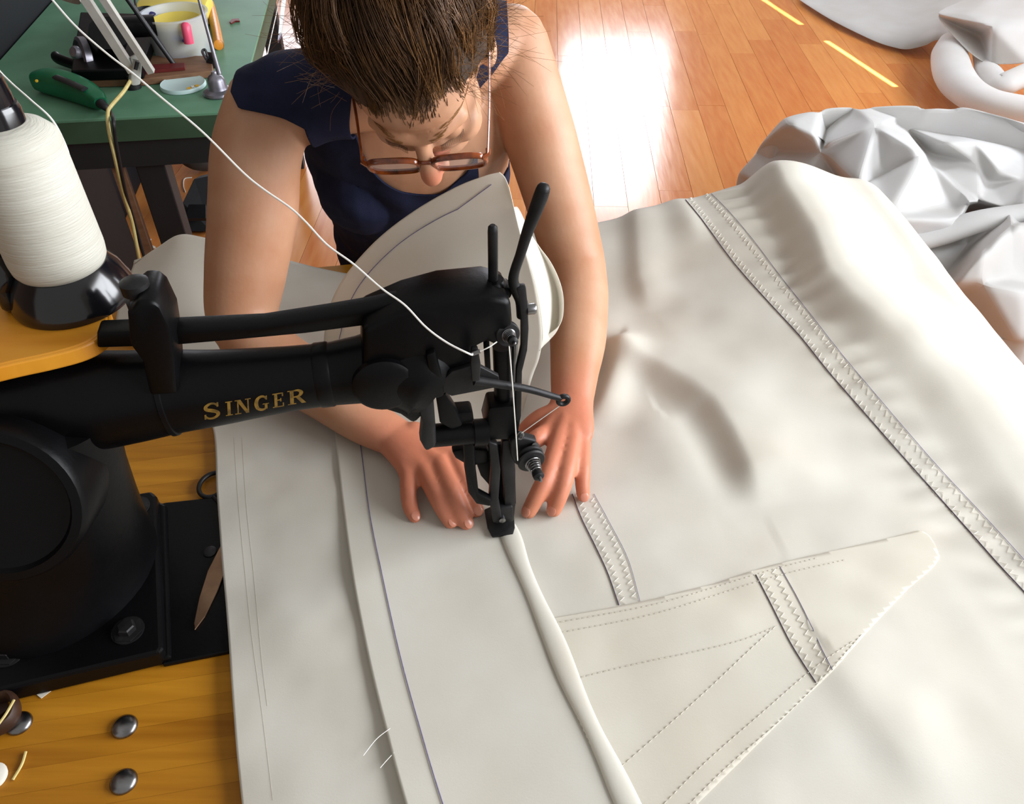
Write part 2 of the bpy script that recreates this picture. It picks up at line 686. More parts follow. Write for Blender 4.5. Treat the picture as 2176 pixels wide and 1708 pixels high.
def wall_poly(pts, o=W0, th=0.12):
    return prism([o + WD * a + EZ * z for a, z in pts], WN * th)


# the shutter gap is a thin slanting slit, broken once, in the wall at the right
g = 0.016
s_lo, s_hi = -2.2, WALL_FAR_Y + 0.1
cs = sorted([(sa, za), (sb, zb), (sc, zc), (sd, zd)])
ks = (cs[3][1] - cs[0][1]) / (cs[3][0] - cs[0][0])
zl = lambda q: cs[0][1] + ks * (q - cs[0][0])
VY0, VY1 = 2.62, 3.58
q3 = 3.62
w = join(wall_poly([(2.5, 0), (q3, 0), (q3, 1.10), (2.5, 1.10)]), wall_poly([(2.5, 2.40), (q3, 2.40), (q3, 4.4), (2.5, 4.4)]), wall_poly([(2.5, 1.10), (VY0, 1.10), (VY0, 2.40), (2.5, 2.40)]), wall_poly([(VY1, 1.10), (q3, 1.10), (q3, 2.40), (VY1, 2.40)]),
         wall_poly([(q3, 0), (s_hi, 0), (s_hi, zl(s_hi) - g), (q3, zl(q3) - g)], W0, 0.012),
         wall_poly([(q3, zl(q3) + g), (s_hi, zl(s_hi) + g), (s_hi, 4.4), (q3, 4.4)], W0, 0.012),
         *[wall_poly([(q0, zl(q0) - g), (q1, zl(q1) - g), (q1, zl(q1) + g), (q0, zl(q0) + g)], W0, 0.012) for q0, q1 in ((q3, cs[0][0]), (cs[1][0], cs[2][0]), (cs[3][0], s_hi))])
struct(obj('wall_right', w, 'wall', smooth=False), 'far plaster wall on the right with an added window and a thin shutter gap')
# nearer wall section and return, added to bring the wide window's light closer
WY0, WY1, WZ0, WZ1 = -0.7, 1.7, 1.10, 2.40
W1 = np.array([WALL_NEAR_X, 0.0, 0])
w = join(wall_poly([(s_lo, 0), (2.5, 0), (2.5, WZ0), (s_lo, WZ0)], W1), wall_poly([(s_lo, WZ1), (2.5, WZ1), (2.5, 3), (s_lo, 3)], W1),
         wall_poly([(s_lo, WZ0), (WY0, WZ0), (WY0, WZ1), (s_lo, WZ1)], W1), wall_poly([(WY1, WZ0), (2.5, WZ0), (2.5, WZ1), (WY1, WZ1)], W1),
         box(((WALL_NEAR_X + WALL_RIGHT_X) / 2 + 0.06, 2.44, 1.5), (WALL_RIGHT_X - WALL_NEAR_X - 0.12, 0.12, 3.0), WX, WY))
struct(obj('wall_near', w, 'wall', smooth=False), 'near plaster wall section added on the right to bring its wide window closer')


def window(name, o, d, n, s0, s1, z0, z1, cols):
    fr = join(wall_piece(s0, s1, z0, z0 + 0.05, o, d, n, 0.14), wall_piece(s0, s1, z1 - 0.05, z1, o, d, n, 0.14),
              wall_piece(s0, s0 + 0.05, z0, z1, o, d, n, 0.14), wall_piece(s1 - 0.05, s1, z0, z1, o, d, n, 0.14))
    r = struct(obj(name, fr, 'frame', smooth=False), 'white painted window frame')
    for k in range(cols):
        a = s0 + 0.05 + (s1 - s0 - 0.1) * k / cols
        b = s0 + 0.05 + (s1 - s0 - 0.1) * (k + 1) / cols
        obj('pane', wall_piece(a + 0.004, b - 0.004, z0 + 0.05, z1 - 0.05, o + n * 0.09, d, n, 0.005), 'glass', r, smooth=False)
    return r


window('window_1', W1, WD, WN, WY0, WY1, WZ0, WZ1, 3)
window('added_window', W0, WD, WN, VY0, VY1, 1.10, 2.40, 1)  # unseen window added to go with the far fill light
FO = np.array([0, WALL_FAR_Y, 0.0])
w = join(wall_piece(-2.42, -2.35, 0, 3, FO, WX, WY), wall_piece(-1.35, 0.40, 0, 3, FO, WX, WY), wall_piece(1.32, 3.4, 0, 3, FO, WX, WY),
         wall_piece(-2.35, -1.35, 0, 0.65, FO, WX, WY), wall_piece(-2.35, -1.35, 2.35, 3, FO, WX, WY),
         wall_piece(0.40, 1.32, 0, 0.88, FO, WX, WY), wall_piece(0.40, 1.32, 2.37, 3, FO, WX, WY))
struct(obj('wall_far', w, 'wall', smooth=False), 'plaster wall at the far end with two windows')
window('window_2', FO, WX, WY, 0.40, 1.32, 0.88, 2.37, 1)
window('window_3', FO, WX, WY, -2.35, -1.35, 0.65, 2.35, 1)
struct(obj('wall_left', box((-2.36, 3.0, 1.5), (0.12, 8.0, 3.0), WX, WY), 'wall_dark', smooth=False), 'dark wall on the left, set close to hold back light')  # unseen wall, moved in and darkened to cut light at the left

# ================================================================== THE SEWING TABLE
TZ = 0.75
LX0, LX1, LY0, LY1 = -1.05, 0.79, -0.62, 0.63
table = thing('sewing_table', loc2w((LX0 + LX1) / 2, (LY0 + LY1) / 2, 0), 'maple butcher-block sewing table under the black machine', 'table')
core = obj('table_core', box(loc2w((LX0 + LX1) / 2, (LY0 + LY1) / 2, TZ - 0.03), (LX1 - LX0 - 0.004, LY1 - LY0 - 0.004, 0.034)), 'maple_edge', table, smooth=False)
nst = 52
sw = (LY1 - LY0) / nst
proto = None
for k in range(nst):
    cpos = loc2w((LX0 + LX1) / 2, LY0 + sw * (k + 0.5), TZ - 0.0066 + random.uniform(-0.0002, 0.0))
    if proto is None:
        o = obj('stave', box(np.zeros(3), (LX1 - LX0, sw - 0.0002, 0.0128)), 'maple', smooth=False, origin=(0, 0, 0))
        proto = o.data
    else:
        o = bpy.data.objects.new('stave', proto)
        COL.objects.link(o)
    o.parent = table
    o.location = tuple(cpos - WL[table.name])
for lx in (LX0 + 0.06, LX1 - 0.06):
    for ly in (LY0 + 0.06, LY1 - 0.06):
        obj('leg', box(loc2w(lx, ly, (TZ - 0.05) / 2), (0.07, 0.07, TZ - 0.05), bev=0.004), 'maple_edge', table, smooth=False)
# dome-headed carriage bolts in the table top
for px, py in ((41, 1537), (265, 1544), (263, 1661)):
    p = Z(px, py, TZ)
    obj('bolt', lathe([(0.0128, 0), (0.0128, 0.0012), (0.0115, 0.0034), (0.008, 0.0052), (0.004, 0.006), (0.0002, 0.0062)], p, n=28), 'steel', table)

# ================================================================== SAIL CLOTH ON THE TABLE
BASE = TZ + 0.0075


def lxy(px, py, z=TZ + 0.012):
    a, b, _ = w2loc(Z(px, py, z))
    return (a, b)


def pl(pts, z=TZ + 0.012):
    return np.array([lxy(x, y, z) for x, y in pts])


STEP1 = pl([(1575, 372), (1605, 420), (1640, 500), (1700, 575), (1735, 650), (1800, 705), (1900, 775), (2000, 850), (2090, 950), (2180, 1060), (2330, 1250), (2480, 1480)], TZ + 0.03)
RIDGE1 = pl([(1285, 738), (1330, 752), (1400, 790), (1470, 835), (1515, 868), (1560, 930), (1600, 1010), (1625, 1070)])
RIDGE2 = pl([(1318, 752), (1306, 800), (1290, 850), (1262, 905)])
RIDGE3 = pl([(1420, 905), (1470, 990), (1500, 1060)])
FOLD4 = pl([(1345, 450), (1352, 520), (1362, 600), (1390, 660)], TZ + 0.03)
FOLD5 = pl([(1415, 430), (1440, 490), (1480, 560)], TZ + 0.03)
SEAM_L = [(1437, 402), (1490, 465), (1560, 560), (1640, 650), (1700, 715), (1760, 790), (1830, 870), (1900, 950), (1980, 1040), (2060, 1130), (2120, 1198), (2176, 1258), (2260, 1350), (2420, 1525)]
SEAM_R = [(1480, 383), (1540, 440), (1600, 510), (1660, 590), (1722, 668), (1790, 755), (1860, 838), (1930, 920), (2000, 1000), (2075, 1080), (2140, 1150), (2176, 1190), (2280, 1305), (2445, 1490)]
seamC = pl([((a[0] + b[0]) / 2, (a[1] + b[1]) / 2) for a, b in zip(SEAM_L, SEAM_R)], TZ + 0.03)
RIDGE6 = pl([(1790, 1420), (1850, 1500), (1930, 1600), (1990, 1708)])


def zC(lx, ly):
    lx = np.atleast_1d(np.asarray(lx, float))
    ly = np.atleast_1d(np.asarray(ly, float))
    P = np.stack([lx, ly], 1)
    z = np.full(len(P), BASE)
    # raised outer part of the cloth towards the right and far table edges
    d, s, _ = line_sd(P, STEP1)
    sg = -d * s
    z += 0.036 * ss((sg + 0.055) / 0.06) * (1 - 0.45 * ss((sg - 0.02) / 0.25)) * (0.18 + 0.82 * ss((ly - 0.12) / 0.28))
    z += 0.058 * ss((sg + 0.36) / 0.36) * ss((ly + 0.12) / 0.35) * (1 - 0.75 * ss((sg - 0.01) / 0.16))
    far = ss((ly - 0.30) / 0.30)
    z += 0.036 * far * ss((lx - 0.02) / 0.15)
    z += 0.020 * ss((lx - 0.50) / 0.25) * (1 - 0.6 * far)
    for line, h, wl, wr in ((RIDGE1, 0.021, 0.027, 0.085), (RIDGE2, 0.017, 0.02, 0.03), (RIDGE3, 0.008, 0.05, 0.03),
                            (FOLD4, 0.010, 0.02, 0.04), (FOLD5, 0.007, 0.03, 0.02), (RIDGE6, 0.006, 0.03, 0.05)):
        d, s, par = line_sd(P, line)
        w = np.where(s < 0, wr, wl)
        Ltot = np.linalg.norm(np.diff(line, axis=0), axis=1).sum()
        fade = ss((Ltot - par) / 0.07 + 0.15)
        z += h * np.exp(-(d / w) ** 2) * fade
    d, s, par = line_sd(P, seamC)
    z += 0.0028 * np.exp(-(d / 0.03) ** 2) * np.sin(par * 150 + 1.6 * np.sin(par * 31) + d * s * 40) * ss((par - 0.02) / 0.1)
    z += 0.003 * vnoise(P + 3.3, 9, 3) * ss((lx - 0.12) / 0.1) + 0.0012 * vnoise(P, 22, 4)
    # rolls over the table edges
    ex = np.maximum(lx - (LX1 - 0.035), 0)
    ey = np.maximum(ly - (LY1 - 0.035), 0)
    e = np.hypot(ex, ey)
    drop = np.where(e < 0.06, e * e / 0.12, 0.03 + (e - 0.06) * 6.0)
    return z - drop


def surf(lx, ly, dz=0.0):
    z = zC(lx, ly)
    return np.array([loc2w(a, b, c + dz) for a, b, c in zip(np.atleast_1d(lx), np.atleast_1d(ly), z)])


def hitC(px, py, dz=0.0):
    """where the line of sight meets the cloth surface"""
    d = ray(px, py)
    t = (TZ + 0.2 - CAMZ) / d[2]
    tm = (0.3 - CAMZ) / d[2]
    ts = np.linspace(t, tm, 420)
    Q = CAM + ts[:, None] * d
    L = (Q - NEEDLE)
    z = zC(L @ EX, L @ EY)
    k = np.argmax(Q[:, 2] < z)
    if k == 0:
        k = len(ts) - 1
    a, b = Q[k - 1][2] - z[k - 1], Q[k][2] - z[k]
    tt = ts[k - 1] + (ts[k] - ts[k - 1]) * a / (a - b)
    q = CAM + tt * d
    a, b, _ = w2loc(q)
    return loc2w(a, b, float(zC(a, b)[0]) + dz)


HEM = [(1075, 1128), (1090, 1160), (1105, 1200), (1135, 1270), (1170, 1350), (1205, 1440), (1245, 1530), (1290, 1625), (1328, 1708), (1400, 1860)]
hemL = pl(HEM)
us = np.concatenate([np.linspace(-0.06, 0.70, 150), np.linspace(0.705, 0.90, 34)])
vs = np.concatenate([np.linspace(-0.60, 0.54, 205), np.linspace(0.545, 0.74, 32)])
UU, VV = np.meshgrid(us, vs)
GV = surf(UU.ravel(), VV.ravel())
GF = grid_faces(len(vs), len(us))
# left border of the sail: tucked below the hem of the strip being sewn
lb = pl([(1460, 2050), (1380, 1860), (1305, 1708), (1225, 1530), (1150, 1350), (1085, 1200), (1055, 1128), (1050, 950), (1060, 820), (1060, 700), (1050, 560), (1045, 450)])
dd, sd_, _ = line_sd(np.stack([UU.ravel(), VV.ravel()], 1), lb)
gl = dd * sd_
sailV, sailF = clip(GV, GF, gl)
sail = obj('sail', (sailV, sailF), 'canvas')
tag(sail, 'large cream canvas sail with zigzag seams spread over the sewing table', 'sail')
solidify(sail, 0.0008)
SAILF = (GV, GF)


def ribbon_line(pts3, r, n=5):
    return tube(pts3, r, n=n, cap=True)


def on_sail(pts, step=0.008, dz=0.0008):
    P = resample(np.array(cat(np.array([(x, y, 0) for x, y in pts]), 40))[:, :2], 6)
    return np.array([hitC(x, y, dz) for x, y in P])


def zigzag(pts, amp, pitch, dz=0.0011, r=0.00042):
    """zigzag stitching along a pixel polyline lying on the sail"""
    P = on_sail(pts)
    P = resample(P, pitch / 2)
    T = np.gradient(P, axis=0)
    T /= np.linalg.norm(T, axis=1)[:, None]
    A = np.stack([-T[:, 1], T[:, 0], 0 * T[:, 0]], 1)
    sgn = np.where(np.arange(len(P)) % 2 == 0, 1, -1)[:, None]
    Q = P + A * sgn * amp
    L = Q - NEEDLE
    z = zC(L @ EX, L @ EY)
    Q[:, 2] = z + dz
    return tube(Q, r, n=4)


def dashes(pts, pitch, frac=0.5, dz=0.0012, r=0.0005, onf=None):
    P = (onf or on_sail)(pts)
    P = resample(P, pitch * 0.5)
    parts = []
    for i in range(0, len(P) - 1, 2):
        a, b = P[i] + EZ * dz, P[i] + (P[i + 1] - P[i]) * 2 * frac + EZ * dz
        parts.append(tube([a, b], r, n=4))
    return join(*parts)


obj('seam_edge', ribbon_line(on_sail(SEAM_L), 0.0007), 'seam_dark', sail)
o = obj('pen_line', ribbon_line(on_sail(SEAM_R), 0.00035), 'pen', sail)
inn = lambda k: [((1 - k) * a[0] + k * b[0], (1 - k) * a[1] + k * b[1]) for a, b in zip(SEAM_L, SEAM_R)]
obj('zigzag_stitching', zigzag(inn(0.17), 0.0038, 0.0105), 'stitch', sail)
obj('zigzag_stitching', zigzag(inn(0.80), 0.0038, 0.0105), 'stitch', sail)
# corner patch
PATCH = [(1172, 1312), (1300, 1290), (1400, 1270), (1520, 1237), (1640, 1198), (1720, 1178), (1850, 1150), (1958, 1125), (1975, 1135), (1990, 1158), (1999, 1182), (1985, 1203),
         (1930, 1250), (1850, 1335), (1770, 1428), (1690, 1502), (1600, 1590), (1500, 1690), (1430, 1760), (1330, 1760), (1290, 1640), (1230, 1500), (1190, 1400)]
pp = pl(PATCH, TZ + 0.01)
gp = poly_sd(np.stack([UU.ravel(), VV.ravel()], 1), pp)
pv, pf = clip(GV + EZ * 0.0013, GF, gp)
patch = obj('corner_patch', (pv, pf), 'canvas_patch', sail)
patch['label'] = 'pointed reinforcing patch sewn on the sail corner'
solidify(patch, 0.0011)
for pts, pt in (([(1180, 1325), (1400, 1283), (1640, 1212), (1740, 1186)], 0.0062),
                ([(1195, 1345), (1400, 1303), (1640, 1228), (1800, 1190)], 0.0062),
                ([(1235, 1440), (1360, 1410), (1480, 1385), (1580, 1360), (1655, 1330)], 0.0062),
                ([(1320, 1630), (1400, 1560), (1500, 1470), (1590, 1385), (1650, 1330)], 0.0075),
                ([(1400, 1720), (1500, 1620), (1620, 1515), (1730, 1420), (1810, 1365)], 0.007),
                ([(1440, 1735), (1540, 1635), (1660, 1530), (1750, 1440), (1830, 1350)], 0.007)):
    obj('stitch_row', dashes(pts, pt), 'stitch_grey', sail)
obj('seam_edge', ribbon_line(on_sail([(1605, 1222), (1640, 1290), (1675, 1360), (1705, 1410), (1733, 1452)], dz=0.0019), 0.0006), 'seam_dark', sail)
obj('pen_line', ribbon_line(on_sail([(1656, 1205), (1690, 1265), (1720, 1325), (1745, 1380), (1768, 1425)], dz=0.0019), 0.0004), 'pen', sail)
obj('zigzag_stitching', zigzag([(1618, 1222), (1652, 1290), (1690, 1365), (1745, 1448)], 0.0030, 0.0090, dz=0.0021), 'stitch', sail)
obj('zigzag_stitching', zigzag([(1642, 1212), (1680, 1285), (1720, 1358), (1762, 1425)], 0.0030, 0.0090, dz=0.0021), 'stitch', sail)
obj('seam_edge', ribbon_line(on_sail([(1216, 1050), (1235, 1100), (1262, 1155), (1290, 1215), (1315, 1286)]), 0.0006), 'seam_dark', sail)
obj('pen_line', ribbon_line(on_sail([(1262, 1050), (1300, 1120), (1335, 1190), (1360, 1278)]), 0.0003), 'pen', sail)
obj('zigzag_stitching', zigzag([(1226, 1048), (1250, 1105), (1278, 1160), (1305, 1220), (1325, 1285)], 0.0030, 0.0090), 'stitch', sail)
obj('zigzag_stitching', zigzag([(1258, 1060), (1290, 1120), (1322, 1190), (1350, 1275)], 0.0030, 0.0090), 'stitch', sail)

# ---- under-layer strip on the left
def row(*p):
    return [Z(x, y, z) for x, y, z in p]


B0 = TZ + 0.0105
rowsA = [row((560, 2080, B0), (700, 2080, B0), (980, 2080, B0)),
         row((514, 1708, B0), (680, 1708, B0 + 0.002), (905, 1708, B0)),
         row((497, 1520, B0 + 0.001), (660, 1520, B0), (870, 1520, B0)),
         row((483, 1330, B0 + 0.001), (640, 1330, B0 + 0.003), (830, 1330, B0)),
         row((470, 1180, B0 + 0.001), (620, 1180, B0), (805, 1180, B0)),
         row((460, 1040, B0), (610, 1040, B0 + 0.002), (790, 1040, B0)),
         row((451, 905, B0), (600, 905, B0), (780, 905, B0)),
         row((405, 810, B0), (580, 815, B0), (775, 820, B0)),
         row((335, 735, B0 + 0.005), (550, 745, B0), (770, 755, B0)),
         row((248, 690, 0.778), (380, 660, 0.80), (560, 690, 0.775), (770, 700, 0.770)),
         row((283, 562, 0.795), (382, 560, 0.822), (560, 620, 0.785), (770, 640, 0.772)),
         row((284, 560, 0.797), (330, 528, 0.815), (380, 498, 0.838), (436, 505, 0.828), (520, 528, 0.80), (640, 560, 0.78), (775, 590, 0.772))]
GA = loft(rowsA, 60, 120)
P2 = GA.reshape(-1, 3)
P2[:, 2] += 0.0015 * vnoise(P2[:, :2], 12, 9) + 0.0008 * vnoise(P2[:, :2], 30, 10)
under = obj('sail_cloth', (P2, grid_faces(120, 60)), 'canvas')
tag(under, 'flat cream canvas panel at the left, lying over the machine bed', 'canvas')
solidify(under, 0.0008)


def onA(px, py, dz=0.001):
    return bvhA.ray_cast(Vector(CAM), Vector(ray(px, py)))[0]


bvhA = BVHTree.FromPolygons([Vector(p) for p in P2], grid_faces(120, 60))


def line_on(bvh, pts, dz=0.0008, step=5):
    P = resample(np.array(cat(np.array([(x, y, 0) for x, y in pts]), 40))[:, :2], step)
    out = []
    for x, y in P:
        h = bvh.ray_cast(Vector(CAM), Vector(ray(x, y)))[0]
        if h is not None:
            h = np.array(h)
            out.append(h + nrm(CAM - h) * dz)
    return np.array(out)


obj('pencil_line', ribbon_line(line_on(bvhA, [(497, 930), (505, 1050), (517, 1180), (535, 1350), (555, 1500), (580, 1700)], 0.0003), 0.0001), 'stitch_grey', under)
obj('pencil_line', ribbon_line(line_on(bvhA, [(514, 930), (524, 1080), (540, 1230), (556, 1400), (568, 1500)], 0.0003), 0.0001), 'stitch_grey', under)

# ---- the strip being sewn, curling up in front of the sewer
B1 = TZ + 0.0135
rowsB = [row((975, 2080, B1), (1200, 2080, B1), (1485, 2080, B1 + 0.002)),
         row((862, 1708, B1 + 0.005), (1090, 1708, B1), (1316, 1708, B1)),
         row((822, 1560, B1 + 0.004), (1040, 1560, B1), (1248, 1560, B1)),
         row((783, 1400, B1 + 0.004), (985, 1400, B1 + 0.001), (1178, 1400, B1)),
         row((750, 1230, B1 + 0.005), (930, 1230, B1), (1108, 1230, B1)),
         row((729, 1080, B1 + 0.003), (920, 1110, B1), (1078, 1125, B1)),
         row((712, 930, B1 + 0.002), (900, 950, B1), (1080, 1000, B1)),
         row((698, 820, B1), (900, 850, B1), (1110, 880, B1)),
         [DY(688, 740, 0.982), DY(900, 780, 0.878), DY(1130, 805, 0.852)],
         [DY(692, 690, 0.980), DY(905, 735, 0.884), DY(1146, 760, 0.856)],
         [DY(704, 640, 0.976), DY(912, 680, 0.892), DY(1152, 715, 0.862)],
         [DY(736, 582, 0.970), DY(930, 615, 0.902), DY(1148, 668, 0.870)],
         [DY(800, 510, 0.962), DY(960, 548, 0.912), DY(1138, 612, 0.880)],
         [DY(880, 448, 0.950), DY(1000, 490, 0.920), DY(1124, 560, 0.890)],
         [DY(968, 398, 0.938), DY(1042, 440, 0.924), DY(1108, 505, 0.902)],
         [DY(1030, 374, 0.932), DY(1068, 400, 0.926), DY(1094, 450, 0.914)],
         [DY(1062, 366, 0.930), DY(1072, 376, 0.928), DY(1082, 400, 0.922)]]
GB = loft(rowsB, 70, 190)
PB = GB.reshape(-1, 3)
stripmesh = (PB, grid_faces(190, 70))
# the part of the strip that turns back on itself at the right
rowsC = [[DY(1090, 440, .917), DY(1098, 440, .95), DY(1104, 448, .965)],
         [DY(1106, 505, .903), DY(1125, 500, .95), DY(1132, 505, .96)],
         [DY(1124, 560, .891), DY(1158, 560, .95), DY(1170, 556, .945)],
         [DY(1138, 612, .881), DY(1180, 618, .945), DY(1192, 605, .93)],
         [DY(1148, 668, .872), DY(1185, 672, .925), DY(1198, 650, .91)],
         [DY(1152, 715, .864), DY(1178, 710, .90), DY(1190, 690, .89)],
         [DY(1146, 745, .858), DY(1152, 735, .872), DY(1158, 716, .88)]]
GC = loft(rowsC, 16, 40)
strip = obj('sail_strip', join(stripmesh, (GC.reshape(-1, 3), grid_faces(40, 16))), 'canvas')
tag(strip, 'cream canvas strip under the presser foot, curling up before the woman', 'canvas strip')
solidify(strip, 0.0008)
bvhB = BVHTree.FromPolygons([Vector(p) for p in PB], stripmesh[1])
edge_in = 12
col = lambda j: GB[:, j]
pen = GB[:, 8] * 0.0
pen_path = []
for i in range(190):
    pen_path.append(GB[i, 0] + nrm(GB[i, 6] - GB[i, 0]) * min(0.034, np.linalg.norm(GB[i, 30] - GB[i, 0]) * 0.6))
pen_path = np.array(pen_path)[3:176]
tree_pts = []
for p in pen_path:
    h = bvhB.find_nearest(Vector(p))
    n = np.array(h[1])
    hp = np.array(h[0])
    if n.dot(CAM - hp) < 0:
        n = -n
    tree_pts.append(hp + n * 0.0009)
obj('pen_line', ribbon_line(np.array(tree_pts), 0.00055), 'pen', strip)
# folded hem along the strip's right border
hemP = [Z(x, y, B1 + 0.001) for x, y in ((1078, 1118), (1090, 1150), (1108, 1200), (1140, 1275), (1175, 1355), (1213, 1450), (1252, 1535), (1296, 1625), (1340, 1720), (1410, 1860), (1480, 2000))]
hp = cat(hemP, 70)
wv = 1 + 0.15 * np.sin(np.linspace(0, 18, 70))
hem = obj('folded_hem', tube(hp, [(0.0105 * a, 0.0036) for a in wv], n=16, up=EZ), 'canvas', strip)
hem['label'] = 'raised folded hem running from the presser foot'
obj('stitch_row', dashes([(1072, 1135), (1090, 1185), (1120, 1265), (1155, 1350), (1190, 1440), (1232, 1535), (1275, 1625), (1312, 1708)], 0.0066, dz=0.0008, r=0.00045,
                         onf=lambda p: line_on(bvhB, p)), 'stitch_grey', strip)
for pts in ([(829, 1547), (800, 1570), (772, 1605)], [(838, 1598), (822, 1615), (808, 1631)]):
    q = [Z(x, y, B1 + 0.004) for x, y in pts]
    obj('loose_thread', tube(cat(q, 12), 0.0004, n=4), 'thread_white', strip)

# ================================================================== THE BLACK SEWING MACHINE
BEDZ = TZ + 0.0062
colc = Z(112, 1200, TZ + 0.03)
mach = thing('sewing_machine', (colc[0], colc[1], TZ), 'old black cast-iron industrial sewing machine with gold lettering on the arm', 'sewing machine')


def mpart(name, vf, mat='japan', parent=None, smooth=True, label=None):
    o = obj(name, vf, mat, parent or mach, smooth)
    if label:
        o['label'] = label
    return o


def fpoly(pts, z0, z1, bev=0.003):
    """polygon traced on a horizontal plane at z1, with body down to z0"""
    return prism([Z(x, y, z1) for x, y in pts], (0, 0, z0 - z1), bev)


# bed plate running right under the cloth, and the thicker foot under the pillar
mpart('bed_plate', fpoly([(330, 1072), (352, 1067), (456, 1056), (640, 1040), (1130, 1030), (1150, 1180), (700, 1335), (485, 1384), (345, 1412)], TZ + 0.0002, BEDZ, 0.0015), smooth=False)
mpart('foot_plate', fpoly([(-160, 1105), (226, 1058), (322, 1042), (332, 1052), (345, 1374), (338, 1386), (-10, 1468), (-220, 1510)], TZ + 0.0002, TZ + 0.026, 0.004), smooth=False)
mpart('foot_rim', fpoly([(-230, 1128), (330, 1060), (352, 1072), (362, 1396), (-10, 1481), (-260, 1534)], TZ + 0.0001, TZ + 0.012, 0.003), smooth=False)
for px, py in ((288, 1078), (272, 1340), (18, 1388)):
    p = Z(px, py, TZ + 0.026)
    b = mpart('foot_bolt', lathe([(0.016, 0), (0.016, 0.0025), (0.010, 0.003), (0.0095, 0.009), (0.008, 0.0105), (0.0002, 0.011)], p, n=6), 'steel_dark', smooth=False)
    mpart('washer', lathe([(0.017, -0.0005), (0.017, 0.0015), (0.011, 0.0018)], p, n=24), 'steel_dark', b)
# pillar: flared round column
top = MP(70, 850)
colb = np.array([colc[0], colc[1], TZ + 0.026])
h = top[2] - colb[2]
axisv = top - colb
prof = [(0.118, 0.0), (0.117, 0.012), (0.108, 0.03), (0.098, 0.07), (0.088, 0.12), (0.079, 0.17), (0.073, 0.22), (0.070, np.linalg.norm(axisv))]
mpart('pillar', lathe(prof, colb, axisv, n=48))
# round cover flange on the camera side of the pillar head
fc = MP(-8, 1070, -0.082)
fdir = nrm(-EY * 0.9 + EZ * 0.35)
fl = mpart('round_cover', lathe([(0.078, -0.06), (0.078, 0.004), (0.074, 0.010), (0.066, 0.011), (0.063, 0.006), (0.058, 0.005), (0.0002, 0.008)], fc, fdir, n=48))
# arm: tapering casting
st = [(-140, 862, 92), (-60, 862, 95), (40, 860, 100), (130, 858, 112), (215, 850, 112), (290, 842, 104), (370, 832, 95), (450, 825, 87), (540, 814, 79), (620, 804, 73), (700, 795, 71), (770, 785, 77), (830, 778, 95), (880, 778, 112), (915, 790, 100)]
P = np.array([MP(x, y) for x, y, _ in st])
R = [hh * np.linalg.norm(MP(x, y) - CAM) / np.linalg.norm(ray(x, y)) / FPX for x, y, hh in st]
Pc = cat(P, 56)
Rc = np.interp(np.linspace(0, len(R) - 1, 56), range(len(R)), R)
armv = tube(Pc, [(r * 1.0, r * 0.86) for r in Rc], n=40, up=EY)
arm = mpart('arm', armv)
bvhArm = BVHTree.FromPolygons([Vector(p) for p in armv[0]], armv[1])
# raised band around the arm
for a, b, k in ((672, 706, 1.035), (352, 366, 1.04)):
    q = [i for i in range(56) if MP(a, 800)[0] <= Pc[i][0] <= MP(b, 800)[0]]
    pa, pb = MP(a, np.interp(a, [s[0] for s in st], [s[1] for s in st])), MP(b, np.interp(b, [s[0] for s in st], [s[1] for s in st]))
    ra = np.interp(a, [s[0] for s in st], R)
    rb = np.interp(b, [s[0] for s in st], R)
    mpart('arm_band', tube([pa, pa + (pb - pa) * 0.15, pb - (pb - pa) * 0.15, pb], [(ra * 1.0, ra * 0.86), (ra * k, ra * 0.86 * k), (rb * k, rb * 0.86 * k), (rb * 1.0, rb * 0.86)], n=40, up=EY), parent=arm)

# gold serif letters S I N G E R laid on the arm
def glyph_stroke(path, w0, w1=None, n=18):
    w1 = w0 if w1 is None else w1
    p = cat(np.array([(x, y, 0) for x, y in path]), n)[:, :2]
    t = np.gradient(p, axis=0)
    t /= np.linalg.norm(t, axis=1)[:, None] + 1e-9
    nn = np.stack([-t[:, 1], t[:, 0]], 1)
    w = np.interp(np.linspace(0, 1, n), [0, 0.5, 1], [w0, w1, w0])[:, None]
    return np.vstack([p + nn * w, p - nn * w]), [[i, i + 1, n + i + 1, n + i] for i in range(n - 1)]


def rect(x0, y0, x1, y1):
    xs = np.linspace(x0, x1, 4)
    ys = np.linspace(y0, y1, 6)
    v = np.array([(x, y) for y in ys for x in xs])
    return v, grid_faces(6, 4)


def quad(a, b, c, d, n=8):
    a, b, c, d = map(np.array, (a, b, c, d))
    v = []
    for i in range(n):
        k = i / (n - 1)
        v += [a + (d - a) * k, b + (c - b) * k]
    return np.array(v), grid_faces(n, 2)


def j2(*g):
    V, F, n = [], [], 0
    for v, f in g:
        V.append(v)
        F += [[i + n for i in q] for q in f]
        n += len(v)
    return np.vstack(V), F


